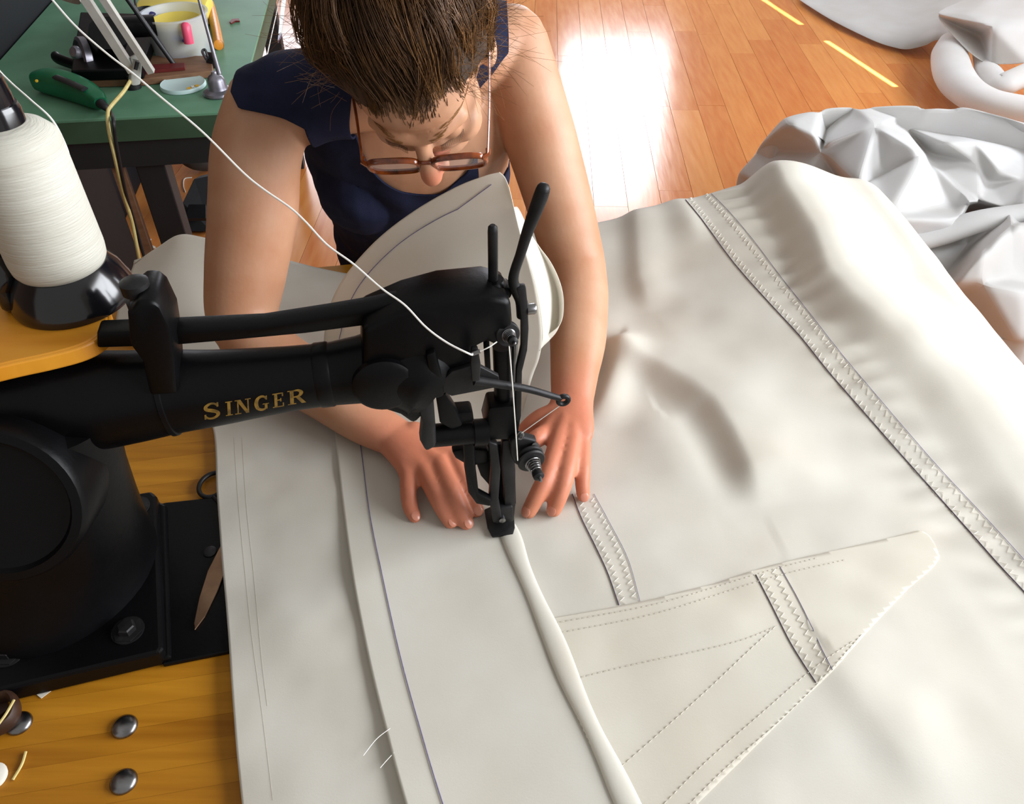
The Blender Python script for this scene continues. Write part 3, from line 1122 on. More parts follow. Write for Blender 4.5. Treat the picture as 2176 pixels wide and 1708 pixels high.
GLY = {
    'S': (0.78, j2(glyph_stroke([(0.66, 0.76), (0.50, 0.93), (0.30, 0.94), (0.13, 0.80), (0.16, 0.62), (0.38, 0.52), (0.60, 0.40), (0.66, 0.22), (0.50, 0.06), (0.26, 0.05), (0.09, 0.22)], 0.045, 0.105, 30),
                   rect(0.60, 0.70, 0.68, 0.98), rect(0.06, 0.02, 0.14, 0.32))),
    'I': (0.38, j2(rect(0.11, 0, 0.29, 1), rect(0.0, 0, 0.40, 0.07), rect(0.0, 0.93, 0.40, 1))),
    'N': (0.90, j2(rect(0.13, 0, 0.21, 1), rect(0.70, 0, 0.78, 1), quad((0.08, 1), (0.32, 1), (0.80, 0), (0.62, 0)), rect(0.0, 0, 0.34, 0.07), rect(0.0, 0.93, 0.22, 1), rect(0.58, 0.93, 0.90, 1))),
    'G': (0.90, j2(glyph_stroke([(0.74, 0.74), (0.60, 0.92), (0.42, 0.96), (0.20, 0.82), (0.12, 0.50), (0.20, 0.18), (0.42, 0.04), (0.60, 0.06), (0.72, 0.14)], 0.05, 0.12, 30),
                   rect(0.62, 0.06, 0.78, 0.42), rect(0.50, 0.38, 0.88, 0.45), rect(0.70, 0.70, 0.77, 0.98))),
    'E': (0.74, j2(rect(0.11, 0, 0.29, 1), rect(0, 0, 0.66, 0.08), rect(0, 0.92, 0.64, 1), rect(0.28, 0.46, 0.52, 0.54), rect(0.60, 0, 0.68, 0.28), rect(0.57, 0.74, 0.65, 1), rect(0.46, 0.38, 0.53, 0.62))),
    'R': (0.88, j2(rect(0.11, 0, 0.29, 1), rect(0, 0, 0.40, 0.07), rect(0, 0.93, 0.4, 1), glyph_stroke([(0.28, 0.95), (0.52, 0.94), (0.66, 0.76), (0.54, 0.54), (0.28, 0.50)], 0.045, 0.10, 24), quad((0.36, 0.52), (0.54, 0.54), (0.88, 0), (0.66, 0)))),
}
cells = [('S', 432, 893, 470), ('I', 480, 884, 494), ('N', 500, 881, 534), ('G', 541, 874, 573), ('E', 580, 867, 606), ('R', 612, 861, 651)]
for ch, x0, yb, x1 in cells:
    wd, (v2, f2) = GLY[ch]
    hgt = 34 if ch == 'S' else 30
    V = []
    for x, y in v2:
        px = x0 + (x / wd) * (x1 - x0) - y * 1.5
        py = yb - (x / wd) * (x1 - x0) * 0.165 - y * hgt
        hh = np.array(bvhArm.ray_cast(Vector(CAM), Vector(ray(px, py)))[0])
        V.append(hh + nrm(CAM - hh) * 0.0006)
    mpart('letter', (V, f2), 'gold', arm, smooth=False)

# spring bar along the top of the arm
mpart('spring_bar', mplate([(205, 706), (350, 700), (560, 690), (700, 668), (800, 651), (880, 631), (950, 619), (1030, 613), (1084, 613), (1091, 622), (1086, 636), (1000, 647), (900, 663), (800, 690), (650, 710), (500, 724), (360, 736), (205, 741)], -0.010, 0.020))
# bracket that clamps the bar onto the arm
br = mpart('bar_bracket', mplate([(270, 668), (292, 640), (322, 640), (340, 655), (362, 700), (372, 760), (378, 838), (318, 842), (302, 770), (276, 735)], -0.034, 0.050, 0.004))
mpart('bracket_nut', lathe([(0.0125, 0), (0.0125, 0.010), (0.009, 0.013), (0.0002, 0.0135)], MP(306, 655), EZ, n=20), 'steel_dark', br)
mpart('bracket_knob', lathe([(0.008, 0), (0.008, 0.012), (0.012, 0.014), (0.012, 0.024), (0.007, 0.027), (0.0002, 0.0275)], MP(302, 648, -0.01), EZ, n=20), 'steel_dark', br)
mpart('bracket_ear', mplate([(322, 640), (338, 638), (352, 672), (372, 705), (368, 725), (345, 712)], 0.0, 0.02, 0.003), 'steel_dark', br)

# head casting at the needle end
head = mpart('head_casting', mplate([(770, 700), (860, 662), (940, 640), (1040, 630), (1086, 640), (1090, 690), (1062, 742), (1035, 728), (1008, 742), (1002, 790), (1012, 822), (985, 836), (950, 838), (918, 850), (905, 880), (880, 905), (850, 884), (800, 868), (770, 850)], -0.030, 0.055, 0.006))
mpart('casting_rib', mplate([(905, 755), (925, 748), (940, 800), (945, 842), (925, 850), (915, 820)], -0.038, 0.012, 0.003), parent=head)
mpart('casting_boss', lathe([(0.030, 0), (0.030, 0.006), (0.026, 0.009), (0.0002, 0.009)], MP(815, 812, -0.030), -EY, n=36), parent=head)
mpart('spreader_plate', mplate([(925, 825), (960, 790), (1012, 775), (1060, 800), (1062, 822), (1012, 832), (960, 842)], -0.036, 0.006, 0.001), 'steel_dark', head)
# thread post and its collar
mpart('collar', lathe([(0.0105, -0.004), (0.0125, 0.0), (0.0125, 0.008), (0.010, 0.012), (0.006, 0.012)], MP(1048, 616), EZ, n=28))
mpart('thread_post', tube([MP(1048, 616), MP(1047, 492), MP(1047, 482), MP(1047, 478)], [0.0046, 0.0046, 0.0042, 0.0024], n=18), 'steel_dark')
# presser bar lifter handle
lev = [(1154, 402), (1148, 420), (1136, 452), (1120, 495), (1106, 540), (1094, 575), (1091, 598), (1098, 618), (1108, 640), (1110, 672)]
lr = [0.0062, 0.0066, 0.0062, 0.0052, 0.0046, 0.0046, 0.0050, 0.0056, 0.0060, 0.0056]
lv = mpart('lifter_handle', tube(cat([MP(x, y, -0.012) for x, y in lev], 30), list(np.interp(np.linspace(0, 9, 30), range(10), lr)), n=14), 'steel_dark')
a = MP(1154, 402, -0.012)
mpart('handle_tip', lathe([(0.0062, -0.002), (0.0058, 0.002), (0.004, 0.0046), (0.0002, 0.0058)], a, a - MP(1148, 420, -0.012), n=14), 'steel_dark', lv)
mpart('lifter_link', mplate([(1098, 612), (1118, 610), (1122, 650), (1124, 700), (1121, 745), (1110, 790), (1109, 840), (1108, 885), (1104, 902), (1096, 893), (1096, 835), (1098, 785), (1108, 740), (1108, 690), (1104, 650)], -0.018, 0.008, 0.0015), 'steel_dark')
mpart('pivot_screw', lathe([(0.0055, 0), (0.0055, 0.007), (0.0045, 0.0085), (0.0002, 0.0085)], MP(1120, 657, -0.014), EX, n=12), 'steel')
# presser bar
mpart('presser_bar_sleeve', tube([MP(1067, 735), MP(1069, 800), MP(1070, 885)], 0.0098, n=24), 'japan')
mpart('needle_bar', tube([MP(1094, 730, 0.004), MP(1090, 890, 0.004), MP(1084, 1060, 0.002)], 0.0032, n=12), 'steel')
mpart('bar_clamp_block', mplate([(1040, 868), (1100, 862), (1106, 900), (1100, 935), (1040, 936), (1030, 905)], -0.016, 0.028, 0.003))
# cross shaft and rocker arm
mpart('cross_shaft', tube([MP(912, 926, -0.018), MP(935, 924, -0.018), MP(1038, 916, -0.018)], 0.0125, n=24), 'japan')
mpart('shaft_collar', tube([MP(1006, 919, -0.018), MP(1034, 917, -0.018)], 0.0145, n=24), 'japan')
mpart('rocker_arm', mplate([(884, 838), (905, 832), (922, 850), (926, 905), (928, 950), (905, 962), (893, 940), (897, 900), (889, 870)], -0.034, 0.018, 0.004), 'steel_dark')
mpart('rocker_rod', mplate([(925, 835), (948, 838), (968, 870), (985, 905), (960, 915), (935, 900)], -0.026, 0.014, 0.003), 'japan')
mpart('upper_link', mplate([(935, 882), (1005, 876), (1008, 898), (940, 906)], -0.02, 0.02, 0.003), 'japan')
# walking-foot levers below
mpart('foot_lever', mplate([(985, 945), (1008, 938), (1012, 1000), (1018, 1050), (1044, 1064), (1044, 1078), (1012, 1072), (996, 1050), (988, 1000)], -0.026, 0.012, 0.003), 'japan')
mpart('foot_lever_cam', mplate([(960, 960), (990, 955), (1040, 958), (1040, 985), (1010, 990), (985, 985), (968, 975)], -0.010, 0.012, 0.003), 'japan')
mpart('vibrating_bar', mplate([(1038, 940), (1058, 945), (1064, 1000), (1060, 1060), (1068, 1108), (1048, 1112), (1040, 1060), (1044, 1000)], -0.020, 0.010, 0.002), 'steel_dark')
mpart('presser_bar', mplate([(1068, 938), (1092, 934), (1096, 1000), (1096, 1075), (1092, 1108), (1072, 1110), (1072, 1050), (1066, 990)], -0.012, 0.012, 0.002), 'steel_dark')
mpart('needle_clamp', mplate([(1048, 1082), (1090, 1078), (1092, 1108), (1052, 1114)], -0.016, 0.016, 0.002), 'steel_dark')
mpart('clamp_screw', lathe([(0.004, 0), (0.004, 0.006), (0.0002, 0.007)], MP(1066, 1098, -0.016), -EY, n=12), 'steel')
ndl = MP(1076, 1108, 0.0)
mpart('needle', tube([ndl, np.array([ndl[0], ndl[1], TZ - 0.004])], [0.0010, 0.0007], n=8), 'steel')
mpart('dark_filler_plate', mplate([(1012, 948), (1094, 942), (1097, 1072), (1052, 1078), (1038, 1030), (1022, 1012), (1014, 990)], 0.010, 0.006, 0.0015), 'japan')  # dark plate added to fill the space between lever and presser bar
# presser foot with raised toe
ft = mpart('presser_foot', fpoly([(1029, 1082), (1042, 1076), (1092, 1090), (1094, 1120), (1090, 1134), (1046, 1139), (1036, 1120)], BEDZ + 0.0092, BEDZ + 0.0128, 0.001), 'steel_dark')
mpart('foot_shank', mplate([(1046, 1068), (1082, 1066), (1086, 1118), (1050, 1120)], -0.006, 0.010, 0.0015), 'steel_dark', ft)
# tension discs, upper and lower
def tension(name, c, ax, s, mat='steel_dark'):
    r = mpart(name, lathe([(0.019 * s, 0.0), (0.020 * s, 0.002 * s), (0.019 * s, 0.005 * s), (0.014 * s, 0.006 * s), (0.0185 * s, 0.008 * s), (0.0195 * s, 0.010 * s), (0.018 * s, 0.012 * s), (0.006 * s, 0.013 * s)], c, ax, n=36), mat)
    mpart('stud', lathe([(0.003 * s, 0), (0.003 * s, 0.044 * s), (0.002 * s, 0.048 * s), (0.0002, 0.049 * s)], c, ax, n=14), 'steel', r)
    sp_ = []
    for i in range(90):
        th = i / 90 * 2 * math.pi * 5
        aa, bb, dd_ = frame_of(ax)
        rr = (0.0105 - 0.0045 * i / 90) * s
        sp_.append(np.asarray(c) + dd_ * (0.014 + 0.018 * i / 90) * s + aa * rr * math.cos(th) + bb * rr * math.sin(th))
    mpart('tension_spring', tube(sp_, 0.0011 * s, n=6), 'steel', r)
    mpart('thumb_nut', lathe([(0.0068 * s, 0.032 * s), (0.0075 * s, 0.034 * s), (0.0075 * s, 0.040 * s), (0.005 * s, 0.042 * s)], c, ax, n=18), mat, r)
    return r


tension('upper_tension', MP(1075, 706, -0.024), nrm(-EY * 0.9 + EZ * 0.25 + EX * 0.12), 0.62)
tb = mpart('tension_bracket', mplate([(1084, 940), (1104, 928), (1140, 938), (1146, 962), (1128, 985), (1096, 990), (1086, 970)], -0.024, 0.012, 0.003), 'steel_dark')
mpart('bracket_screw', lathe([(0.0045, 0), (0.0045, 0.006), (0.0002, 0.0065)], MP(1136, 946, -0.024), nrm(-EY + EZ * 0.6), n=12), 'steel', tb)
mpart('thread_eye', tube(cat([MP(1096, 930, -0.03), MP(1104, 918, -0.03), MP(1112, 922, -0.03), MP(1108, 932, -0.03), MP(1100, 932, -0.03)], 16), 0.0011, n=6), 'steel', tb)
tension('lower_tension', MP(1124, 968, -0.030), nrm(-EY * 0.80 + EX * 0.12 - EZ * 0.02), 0.80)
# take-up lever
tu = mpart('take_up_lever', tube(cat([MP(1008, 808, -0.040), MP(1060, 816, -0.040), MP(1120, 826, -0.038), MP(1190, 846, -0.036)], 14), list(np.linspace(0.0050, 0.0034, 14)), n=10), 'steel_dark')
ring = [MP(1197, 850, -0.036) + 0.0052 * (EX * math.cos(a) + EZ * math.sin(a)) for a in np.linspace(0, 2 * math.pi, 20)]
mpart('take_up_eye', tube(ring, 0.0028, n=8), 'steel_dark', tu)
# small thread guide on the face
g1 = mpart('thread_guide', mplate([(1002, 742), (1016, 740), (1022, 775), (1020, 810), (1004, 812), (1000, 775)], -0.046, 0.006, 0.0015), 'steel_dark')
mpart('guide_slot', tube([MP(1003, 752, -0.050), MP(1020, 746, -0.050)], 0.0020, n=8), 'steel', g1)
mpart('guide_post', mplate([(1028, 730), (1040, 722), (1044, 800), (1038, 815), (1032, 790)], -0.004, 0.006, 0.001), 'japan', g1)

# ================================================================== THREAD CONE ON ITS WOODEN SHELF
shelf_z = 1.098
shp = [(-330, 900), (-160, 822), (0, 779), (100, 757), (170, 738), (212, 716), (234, 690), (236, 668), (222, 645), (170, 610), (60, 590), (-150, 620), (-340, 680)]
shelf = thing('thread_shelf', MP(60, 770), 'rounded orange wood shelf under the white thread cone', 'shelf')
shp3 = cat([Z(x, y, shelf_z) for x, y in shp], 60)
obj('shelf_board', prism(shp3, (0, 0, -0.016), 0.002), 'pine', shelf, smooth=False)
obj('shelf_lip', prism([p + (shp3.mean(0) - p) * 0.045 + EZ * 0.0008 for p in shp3], (0, 0, -0.006), 0.002), 'pine', shelf, smooth=False)
for lx in (-0.42, -0.50):
    q = loc2w(lx, 0.0, 0)
    obj('bracket_post', tube([np.array([q[0], q[1], 1.04]), np.array([q[0], q[1], shelf_z - 0.015])], 0.011, n=14), 'japan', shelf)
cb = Z(160, 630, shelf_z)
cone = thing('thread_cone', (cb[0], cb[1], shelf_z + 0.001), 'big cone of white thread on a black flared base', 'thread cone')
sc = np.linalg.norm(cb - CAM) / np.linalg.norm(ray(152, 628)) / FPX
rB = 104 * sc
obj('cone_base', lathe([(rB * 1.17, 0.0), (rB * 1.19, 0.003), (rB * 1.17, 0.008), (rB * 1.02, 0.026), (rB * 0.86, 0.036), (rB * 0.5, 0.038)], WL[cone.name], n=64), 'plastic_black', cone)
prof = [(rB * 0.5, 0.034), (rB * 0.82, 0.0345), (rB * 0.88, 0.040), (rB * 0.90, 0.048)]
nr = 120
H0, H1 = 0.05, 0.150
for i in range(nr):
    k = i / (nr - 1)
    r = rB * (0.90 - 0.03 * k) * (1 + 0.004 * math.sin(i * 2.1))
    prof.append((r * (1 - 0.006 * (i % 12 == 0)), H0 + (H1 - H0) * k))
prof += [(rB * 0.84, H1 + 0.006), (rB * 0.68, H1 + 0.014), (rB * 0.44, H1 + 0.019), (rB * 0.40, H1 + 0.019)]
obj('wound_thread', lathe(prof, WL[cone.name], n=64), 'cone_thread', cone)
obj('cone_core', lathe([(rB * 0.42, H1 - 0.01), (rB * 0.42, H1 + 0.030), (rB * 0.39, H1 + 0.034), (rB * 0.36, H1 + 0.034), (rB * 0.36, H1 + 0.04), (rB * 0.33, H1 + 0.055), (rB * 0.10, H1 + 0.06), (0.0002, H1 + 0.06)], WL[cone.name], n=48), 'plastic_black', cone)
# small black clip that stands on the shelf at the left of the cone
ck = Z(20, 640, shelf_z)
clp = thing('spool_pin', ck, 'small black spool pin at the left edge beside the thread cone', 'spool pin')
obj('pin', tube(cat([D(-6, 560, 0.74), D(10, 585, 0.74), D(4, 612, 0.745)], 10), 0.009, n=12), 'plastic_black', clp)
obj('pin_foot', tube(cat([D(4, 612, 0.745), D(20, 650, 0.755), ck + EZ * 0.003], 8), [0.009, 0.008, 0.007, 0.007, 0.006, 0.006, 0.006, 0.006], n=10), 'plastic_black', clp)

# ---- the running thread
ctop = D(150, 350, 0.70)
t1 = cat([D(148, 352, 0.715), D(143, 318, 0.70), D(112, 256, 0.69), D(65, 212, 0.69), D(22, 174, 0.695), D(-10, 140, 0.70), D(-70, 60, 0.71), D(-60, -60, 0.72), D(30, -80, 0.73), D(108, -4, 0.735)], 60)
t2 = cat([D(108, -4, 0.735), D(160, 55, 0.735), D(225, 112, 0.735), D(285, 158, 0.735), D(340, 205, 0.735), D(430, 280, 0.735), D(515, 365, 0.735), D(560, 402, 0.735), D(615, 440, 0.735),
          D(650, 472, 0.735), D(695, 520, 0.735), D(750, 560, 0.735), D(810, 612, 0.735), D(860, 648, 0.735), D(905, 695, 0.735), D(950, 728, 0.735), D(998, 752, 0.735), MP(1004, 752, -0.051)], 110)
t3 = cat([MP(1020, 746, -0.052), MP(1038, 738, -0.052), MP(1056, 726, -0.048)], 12)
t4 = cat([MP(1082, 735, -0.046), MP(1090, 830, -0.046), MP(1097, 930, -0.046), MP(1100, 978, -0.042)], 20)
t5 = cat([MP(1108, 920, -0.032), MP(1150, 890, -0.034), MP(1195, 858, -0.036)], 14)
thr = obj('sewing_thread', join(tube(np.vstack([t1, t2[1:]]), 0.0009, n=6), tube(t3, 0.0006, n=5), tube(t4, 0.0007, n=5), tube(t5, 0.0005, n=5)), 'thread_white')
tag(thr, 'long white thread running from the cone to the machine head', 'thread')

# ================================================================== THE SEWER
def ball(c, r, axes=None, n=16):
    c = np.asarray(c, float)
    r = (r, r, r) if np.isscalar(r) else r
    A = axes or (WX, WY, EZ)
    V, F = [], []
    m = n // 2
    for i in range(m + 1):
        ph = math.pi * i / m
        for j in range(n):
            th = 2 * math.pi * j / n
            V.append(c + A[0] * (r[0] * math.sin(ph) * math.cos(th)) + A[1] * (r[1] * math.sin(ph) * math.sin(th)) + A[2] * (r[2] * math.cos(ph)))
    for i in range(m):
        for j in range(n):
            j2_ = (j + 1) % n
            F.append([i * n + j, i * n + j2_, (i + 1) * n + j2_, (i + 1) * n + j])
    return np.array(V), F


def limb(pts, rad, n=36, m=None, up=None):
    """tapered rounded limb through control points"""
    m = m or (len(pts) * 6)
    P = cat(pts, m)
    if np.isscalar(rad[0]):
        R = list(np.interp(np.linspace(0, len(rad) - 1, m), range(len(rad)), rad))
        e0, e1 = R[0], R[-1]
    else:
        ra = np.interp(np.linspace(0, len(rad) - 1, m), range(len(rad)), [q[0] for q in rad])
        rb = np.interp(np.linspace(0, len(rad) - 1, m), range(len(rad)), [q[1] for q in rad])
        R = list(zip(ra, rb))
        e0, e1 = min(R[0]), min(R[-1])
    return join(tube(P, R, n=n, up=up), ball(P[0], e0, n=14), ball(P[-1], e1, n=14))


# head frame
HC = np.array([-0.105, 0.945, 1.215])
f_ = nrm([0.03, -0.64, -0.77])
r_ = np.array([0.94, 0.10, 0.33])
r_ = nrm(r_ - f_ * r_.dot(f_))
u_ = np.cross(f_, r_)
if u_[2] < 0:
    u_ = -u_
HA = (r_, f_, u_)


def Hd(x, y, z):
    return HC + r_ * x + f_ * y + u_ * z


parts = []
add = parts.append
# head
add(ball(Hd(0, -0.012, 0.022), (0.076, 0.094, 0.094), HA, 28))
add(ball(Hd(0, 0.040, -0.030), (0.064, 0.058, 0.085), HA, 24))
add(ball(Hd(0, 0.046, 0.040), (0.062, 0.050, 0.050), HA, 24))
add(ball(Hd(0, 0.052, -0.088), (0.045, 0.042, 0.036), HA, 20))
add(limb([Hd(0, 0.096, 0.006), Hd(0, 0.112, -0.022), Hd(0, 0.124, -0.046)], [0.0085, 0.0105, 0.0135]))
add(ball(Hd(0.012, 0.110, -0.053), 0.0095, n=12))
add(ball(Hd(-0.012, 0.110, -0.053), 0.0095, n=12))
add(limb([Hd(-0.048, 0.074, 0.014), Hd(-0.025, 0.089, 0.018), Hd(0, 0.094, 0.014), Hd(0.025, 0.089, 0.018), Hd(0.048, 0.074, 0.014)], [0.010, 0.012, 0.011, 0.012, 0.010]))
for s in (-1, 1):
    add(ball(Hd(s * 0.017, 0.090, -0.016), (0.012, 0.010, 0.016), HA, 14))
    add(ball(Hd(s * 0.020, 0.080, -0.030), (0.020, 0.018, 0.026), HA, 16))
    add(ball(Hd(s * 0.038, 0.064, -0.034), (0.027, 0.027, 0.028), HA, 16))
    add(ball(Hd(s * 0.032, 0.082, -0.006), (0.015, 0.012, 0.013), HA, 14))
    add(ball(Hd(s * 0.077, -0.006, -0.012), (0.010, 0.021, 0.032), HA, 14))
# neck, torso
NB = np.array([-0.145, 1.115, 1.125])
add(limb([Hd(0, -0.03, -0.03), Hd(0, -0.035, -0.085), NB, NB + [0, 0.04, -0.05]], [0.056, 0.054, 0.060, 0.066]))
tor = [np.array(p) for p in ((-0.17, 1.42, 0.52), (-0.17, 1.39, 0.66), (-0.17, 1.33, 0.80), (-0.165, 1.255, 0.93), (-0.155, 1.185, 1.035), (-0.15, 1.14, 1.10))]
add(limb(tor, [(0.175, 0.13), (0.165, 0.125), (0.15, 0.115), (0.158, 0.12), (0.160, 0.098), (0.115, 0.062)], n=32, m=40, up=WY))
for bx, by in ((-0.235, 1.150), (-0.085, 1.170)):
    add(ball((bx, by + 0.032, 0.930), (0.066, 0.064, 0.072), None, 20))
SL = D(572, 232, 1.085)
SR = D(1085, 95, 1.17)
ELB_L = D(514, 668, 1.155)
ELB_R = D(1222, 560, 1.255)
WR_L = D(838, 928, 1.083)
WR_R = D(1216, 850, 1.118)
add(limb([NB + [-0.02, 0.02, -0.015], (NB + SL) / 2 + [0, 0.01, 0.0], SL], [0.062, 0.058, 0.056]))
add(limb([NB + [0.02, 0.02, -0.015], (NB + SR) / 2 + [0, 0.0, 0.0], SR], [0.060, 0.055, 0.054]))
add(limb([SL, D(545, 330, 1.10), D(538, 450, 1.125), D(522, 580, 1.145), ELB_L, D(535, 715, 1.155)], [0.057, 0.059, 0.060, 0.055, 0.049, 0.044]))
add(limb([ELB_L, D(560, 745, 1.15), D(690, 830, 1.12), D(770, 890, 1.10), WR_L], [(0.047, 0.047), (0.047, 0.047), (0.041, 0.039), (0.034, 0.030), (0.029, 0.0215)], up=EZ))
add(limb([SR, D(1118, 200, 1.185), D(1150, 300, 1.205), D(1188, 430, 1.235), ELB_R], [0.054, 0.054, 0.053, 0.050, 0.046]))
add(limb([ELB_R, D(1228, 630, 1.235), D(1228, 720, 1.19), D(1221, 790, 1.15), WR_R], [(0.046, 0.046), (0.046, 0.046), (0.041, 0.038), (0.034, 0.029), (0.029, 0.0215)], up=EZ))
# legs under the table, seated
for sx in (-1, 1):
    hip = np.array([-0.17 + sx * 0.09, 1.40, 0.53])
    knee = np.array([-0.17 + sx * 0.13, 1.03, 0.52])
    ank = np.array([-0.17 + sx * 0.13, 1.08, 0.09])
    add(limb([hip, (hip + knee) / 2 + [0, 0, 0.01], knee], [0.088, 0.078, 0.060]))
    add(limb([knee, (knee + ank) / 2 + [0, 0.02, 0.04], ank], [0.058, 0.056, 0.040]))
    add(limb([ank + [0, 0.03, -0.045], ank + [0, -0.05, -0.05], ank + [0, -0.15, -0.06]], [0.036, 0.037, 0.028]))


# hands -----------------------------------------------------------------
nails = []


def finger(pts, rads):
    rads = [rads[0] * 1.10, rads[1] * 1.16, rads[2] * 1.16, rads[3] * 1.18]
    add(limb(pts, rads, n=14, m=22))
    tip, prev = np.asarray(pts[-1]), np.asarray(pts[-2])
    d = nrm(tip - prev)
    side = nrm(np.cross(d, EZ))
    upn = nrm(np.cross(side, d))
    r = rads[-1]
    nails.append(ball(tip + d * r * 0.12 + upn * r * 0.78, (r * 0.60, r * 0.74, r * 0.16), (side, nrm(d - upn * 0.18), upn), 14))


def hand(wr, fore, mcps, fingers, thumb, pz):
    w = np.asarray(wr)
    mc = np.mean(mcps, axis=0)
    q_ = lambda k: w + (mc - w) * k
    add(limb([np.asarray(fore), w, q_(0.3), q_(0.6), q_(0.9)], [(0.030, 0.023), (0.0290, 0.0212), (0.0315, 0.0185), (0.0355, 0.0165), (0.0360, 0.0125)], up=EZ))
    for m in mcps:
        add(limb([w + (m - w) * 0.08, (w + m) / 2 + EZ * 0.002, m], [0.0150, 0.0135, 0.0118], n=14))
    for a, b in zip(mcps[:-1], mcps[1:]):
        q = (a + b) / 2
        add(limb([w + (q - w) * 0.25, w + (q - w) * 0.62, w + (q - w) * 0.95], [0.013, 0.0125, 0.0105], n=14))
    for p, r in fingers:
        finger(p, r)
    add(limb(thumb[0], thumb[1], n=14))


zt = TZ + 0.0135 + 0.0078
FR = [0.0112, 0.0100, 0.0098, 0.0088, 0.0078]


def fpts(*p):
    return [Z(x, y, z) for x, y, z in p]


mL = fpts((868, 1012, 0.786), (902, 1000, 0.790), (935, 984, 0.792), (965, 968, 0.790))
hand(WR_L, D(800, 905, 1.09), mL,
     [([mL[0]] + fpts((868, 1048, 0.785), (872, 1078, 0.776), (881, 1097, zt - 0.001)), [0.0105, 0.0092, 0.0086, 0.0074]),
      ([mL[1]] + fpts((926, 1050, 0.790), (944, 1086, 0.780), (957, 1108, zt)), [0.0112, 0.0100, 0.0092, 0.0080]),
      ([mL[2]] + fpts((960, 1044, 0.793), (978, 1084, 0.782), (991, 1110, zt)), [0.0115, 0.0102, 0.0096, 0.0083]),
      ([mL[3]] + fpts((990, 1022, 0.790), (1004, 1058, 0.780), (1013, 1084, zt)), [0.0112, 0.0100, 0.0094, 0.0080])],
     (fpts((880, 920, 0.790), (925, 932, 0.785), (960, 948, 0.780), (985, 966, 0.776)), [0.016, 0.0145, 0.012, 0.0095]), zt)
zr = TZ + 0.0085 + 0.0078
mR = fpts((1160, 918, 0.794), (1190, 926, 0.798), (1216, 934, 0.796), (1238, 948, 0.788))
hand(WR_R, D(1222, 800, 1.14), mR,
     [([mR[0]] + fpts((1138, 934, 0.800), (1122, 948, 0.786), (1116, 966, 0.776)), [0.0112, 0.0105, 0.0095, 0.0080]),
      ([mR[1]] + fpts((1166, 1002, 0.797), (1144, 1048, 0.784), (1124, 1086, zr)), [0.0116, 0.0104, 0.0098, 0.0086]),
      ([mR[2]] + fpts((1203, 1006, 0.795), (1190, 1050, 0.782), (1177, 1083, zr)), [0.0113, 0.0102, 0.0096, 0.0084]),
      ([mR[3]] + fpts((1238, 998, 0.786), (1238, 1030, 0.776), (1240, 1053, zr - 0.0005)), [0.0105, 0.0092, 0.0086, 0.0076])],
     (fpts((1180, 880, 0.795), (1150, 890, 0.790), (1128, 902, 0.784), (1112, 914, 0.776)), [0.016, 0.0145, 0.0120, 0.0095]), zr)

allv, allf = join(*parts)
tmp_me = bpy.data.meshes.new('tmp')
tmp_me.from_pydata([tuple(p) for p in allv], [], [tuple(q) for q in allf])
tmp = bpy.data.objects.new('tmp', tmp_me)
COL.objects.link(tmp)
rm = tmp.modifiers.new('r', 'REMESH')
rm.mode = 'VOXEL'
rm.voxel_size = 0.0029
sm = tmp.modifiers.new('s', 'SMOOTH')
sm.factor = 0.5
sm.iterations = 7
dg = bpy.context.evaluated_depsgraph_get()
ev = tmp.evaluated_get(dg)
me = ev.to_mesh()
nv = len(me.vertices)
co = np.empty(nv * 3)
me.vertices.foreach_get('co', co)
co = co.reshape(-1, 3)
no = np.empty(nv * 3)
me.vertices.foreach_get('normal', no)
no = no.reshape(-1, 3)
polys = [list(p.vertices) for p in me.polygons]
ev.to_mesh_clear()
bpy.data.objects.remove(tmp)

person = obj('person', (co, polys), 'skin', origin=(-0.17, 1.25, 0))
tag(person, 'woman in navy tank top and glasses leaning over the sewing machine', 'person')
at_ = person.data.attributes.new('ruddy', 'FLOAT', 'POINT')
dh = np.minimum(np.linalg.norm(co - (WR_L + (mL[1] - WR_L) * 1.2), axis=1), np.linalg.norm(co - (WR_R + (mR[1] - WR_R) * 1.2), axis=1))
ruddy = 0.75 * ss((0.17 - dh) / 0.11)
ruddy += 0.8 * ss((0.03 - np.linalg.norm(co - Hd(0, 0.120, -0.045), axis=1)) / 0.02)
at_.data.foreach_set('value', ruddy.astype(np.float32))
for k, nb in enumerate(nails):
    obj('finger_nail', nb, 'nail', person)

# navy tank top: shell on the torso, cut at neckline and arm holes
p3 = co


def plane(p, n):
    return (p3 - np.asarray(p)) @ nrm(n)


gt = np.minimum(p3[:, 2] - 0.60, 1.30 - p3[:, 2])
dl = nrm(ELB_L - SL)
sa_, sb_ = SL + dl * 0.095, ELB_L
tt_ = np.clip(((p3 - sa_) @ (sb_ - sa_)) / ((sb_ - sa_) @ (sb_ - sa_)), 0, 1)
armL = np.linalg.norm(p3 - (sa_ + tt_[:, None] * (sb_ - sa_)), axis=1) - 0.104
armL = np.maximum(armL, p3[:, 0] - (SL[0] + 0.052))
armL = np.minimum(armL, p3[:, 0] - (SL[0] - 0.03))
dr_ = nrm(ELB_R - SR)
sa_, sb_ = SR + dr_ * 0.095, ELB_R
tt_ = np.clip(((p3 - sa_) @ (sb_ - sa_)) / ((sb_ - sa_) @ (sb_ - sa_)), 0, 1)
armR = np.linalg.norm(p3 - (sa_ + tt_[:, None] * (sb_ - sa_)), axis=1) - 0.102
armR = np.maximum(armR, (SR[0] - 0.050) - p3[:, 0])
armR = np.minimum(armR, (SR[0] - 0.005) - p3[:, 0])
lowL = -plane(SL + np.array([0.045, 0.03, -0.12]), (-1.0, -0.35, 0.0))
lowR = -plane(SR + np.array([-0.030, 0.02, -0.12]), (1.0, -0.45, 0.0))
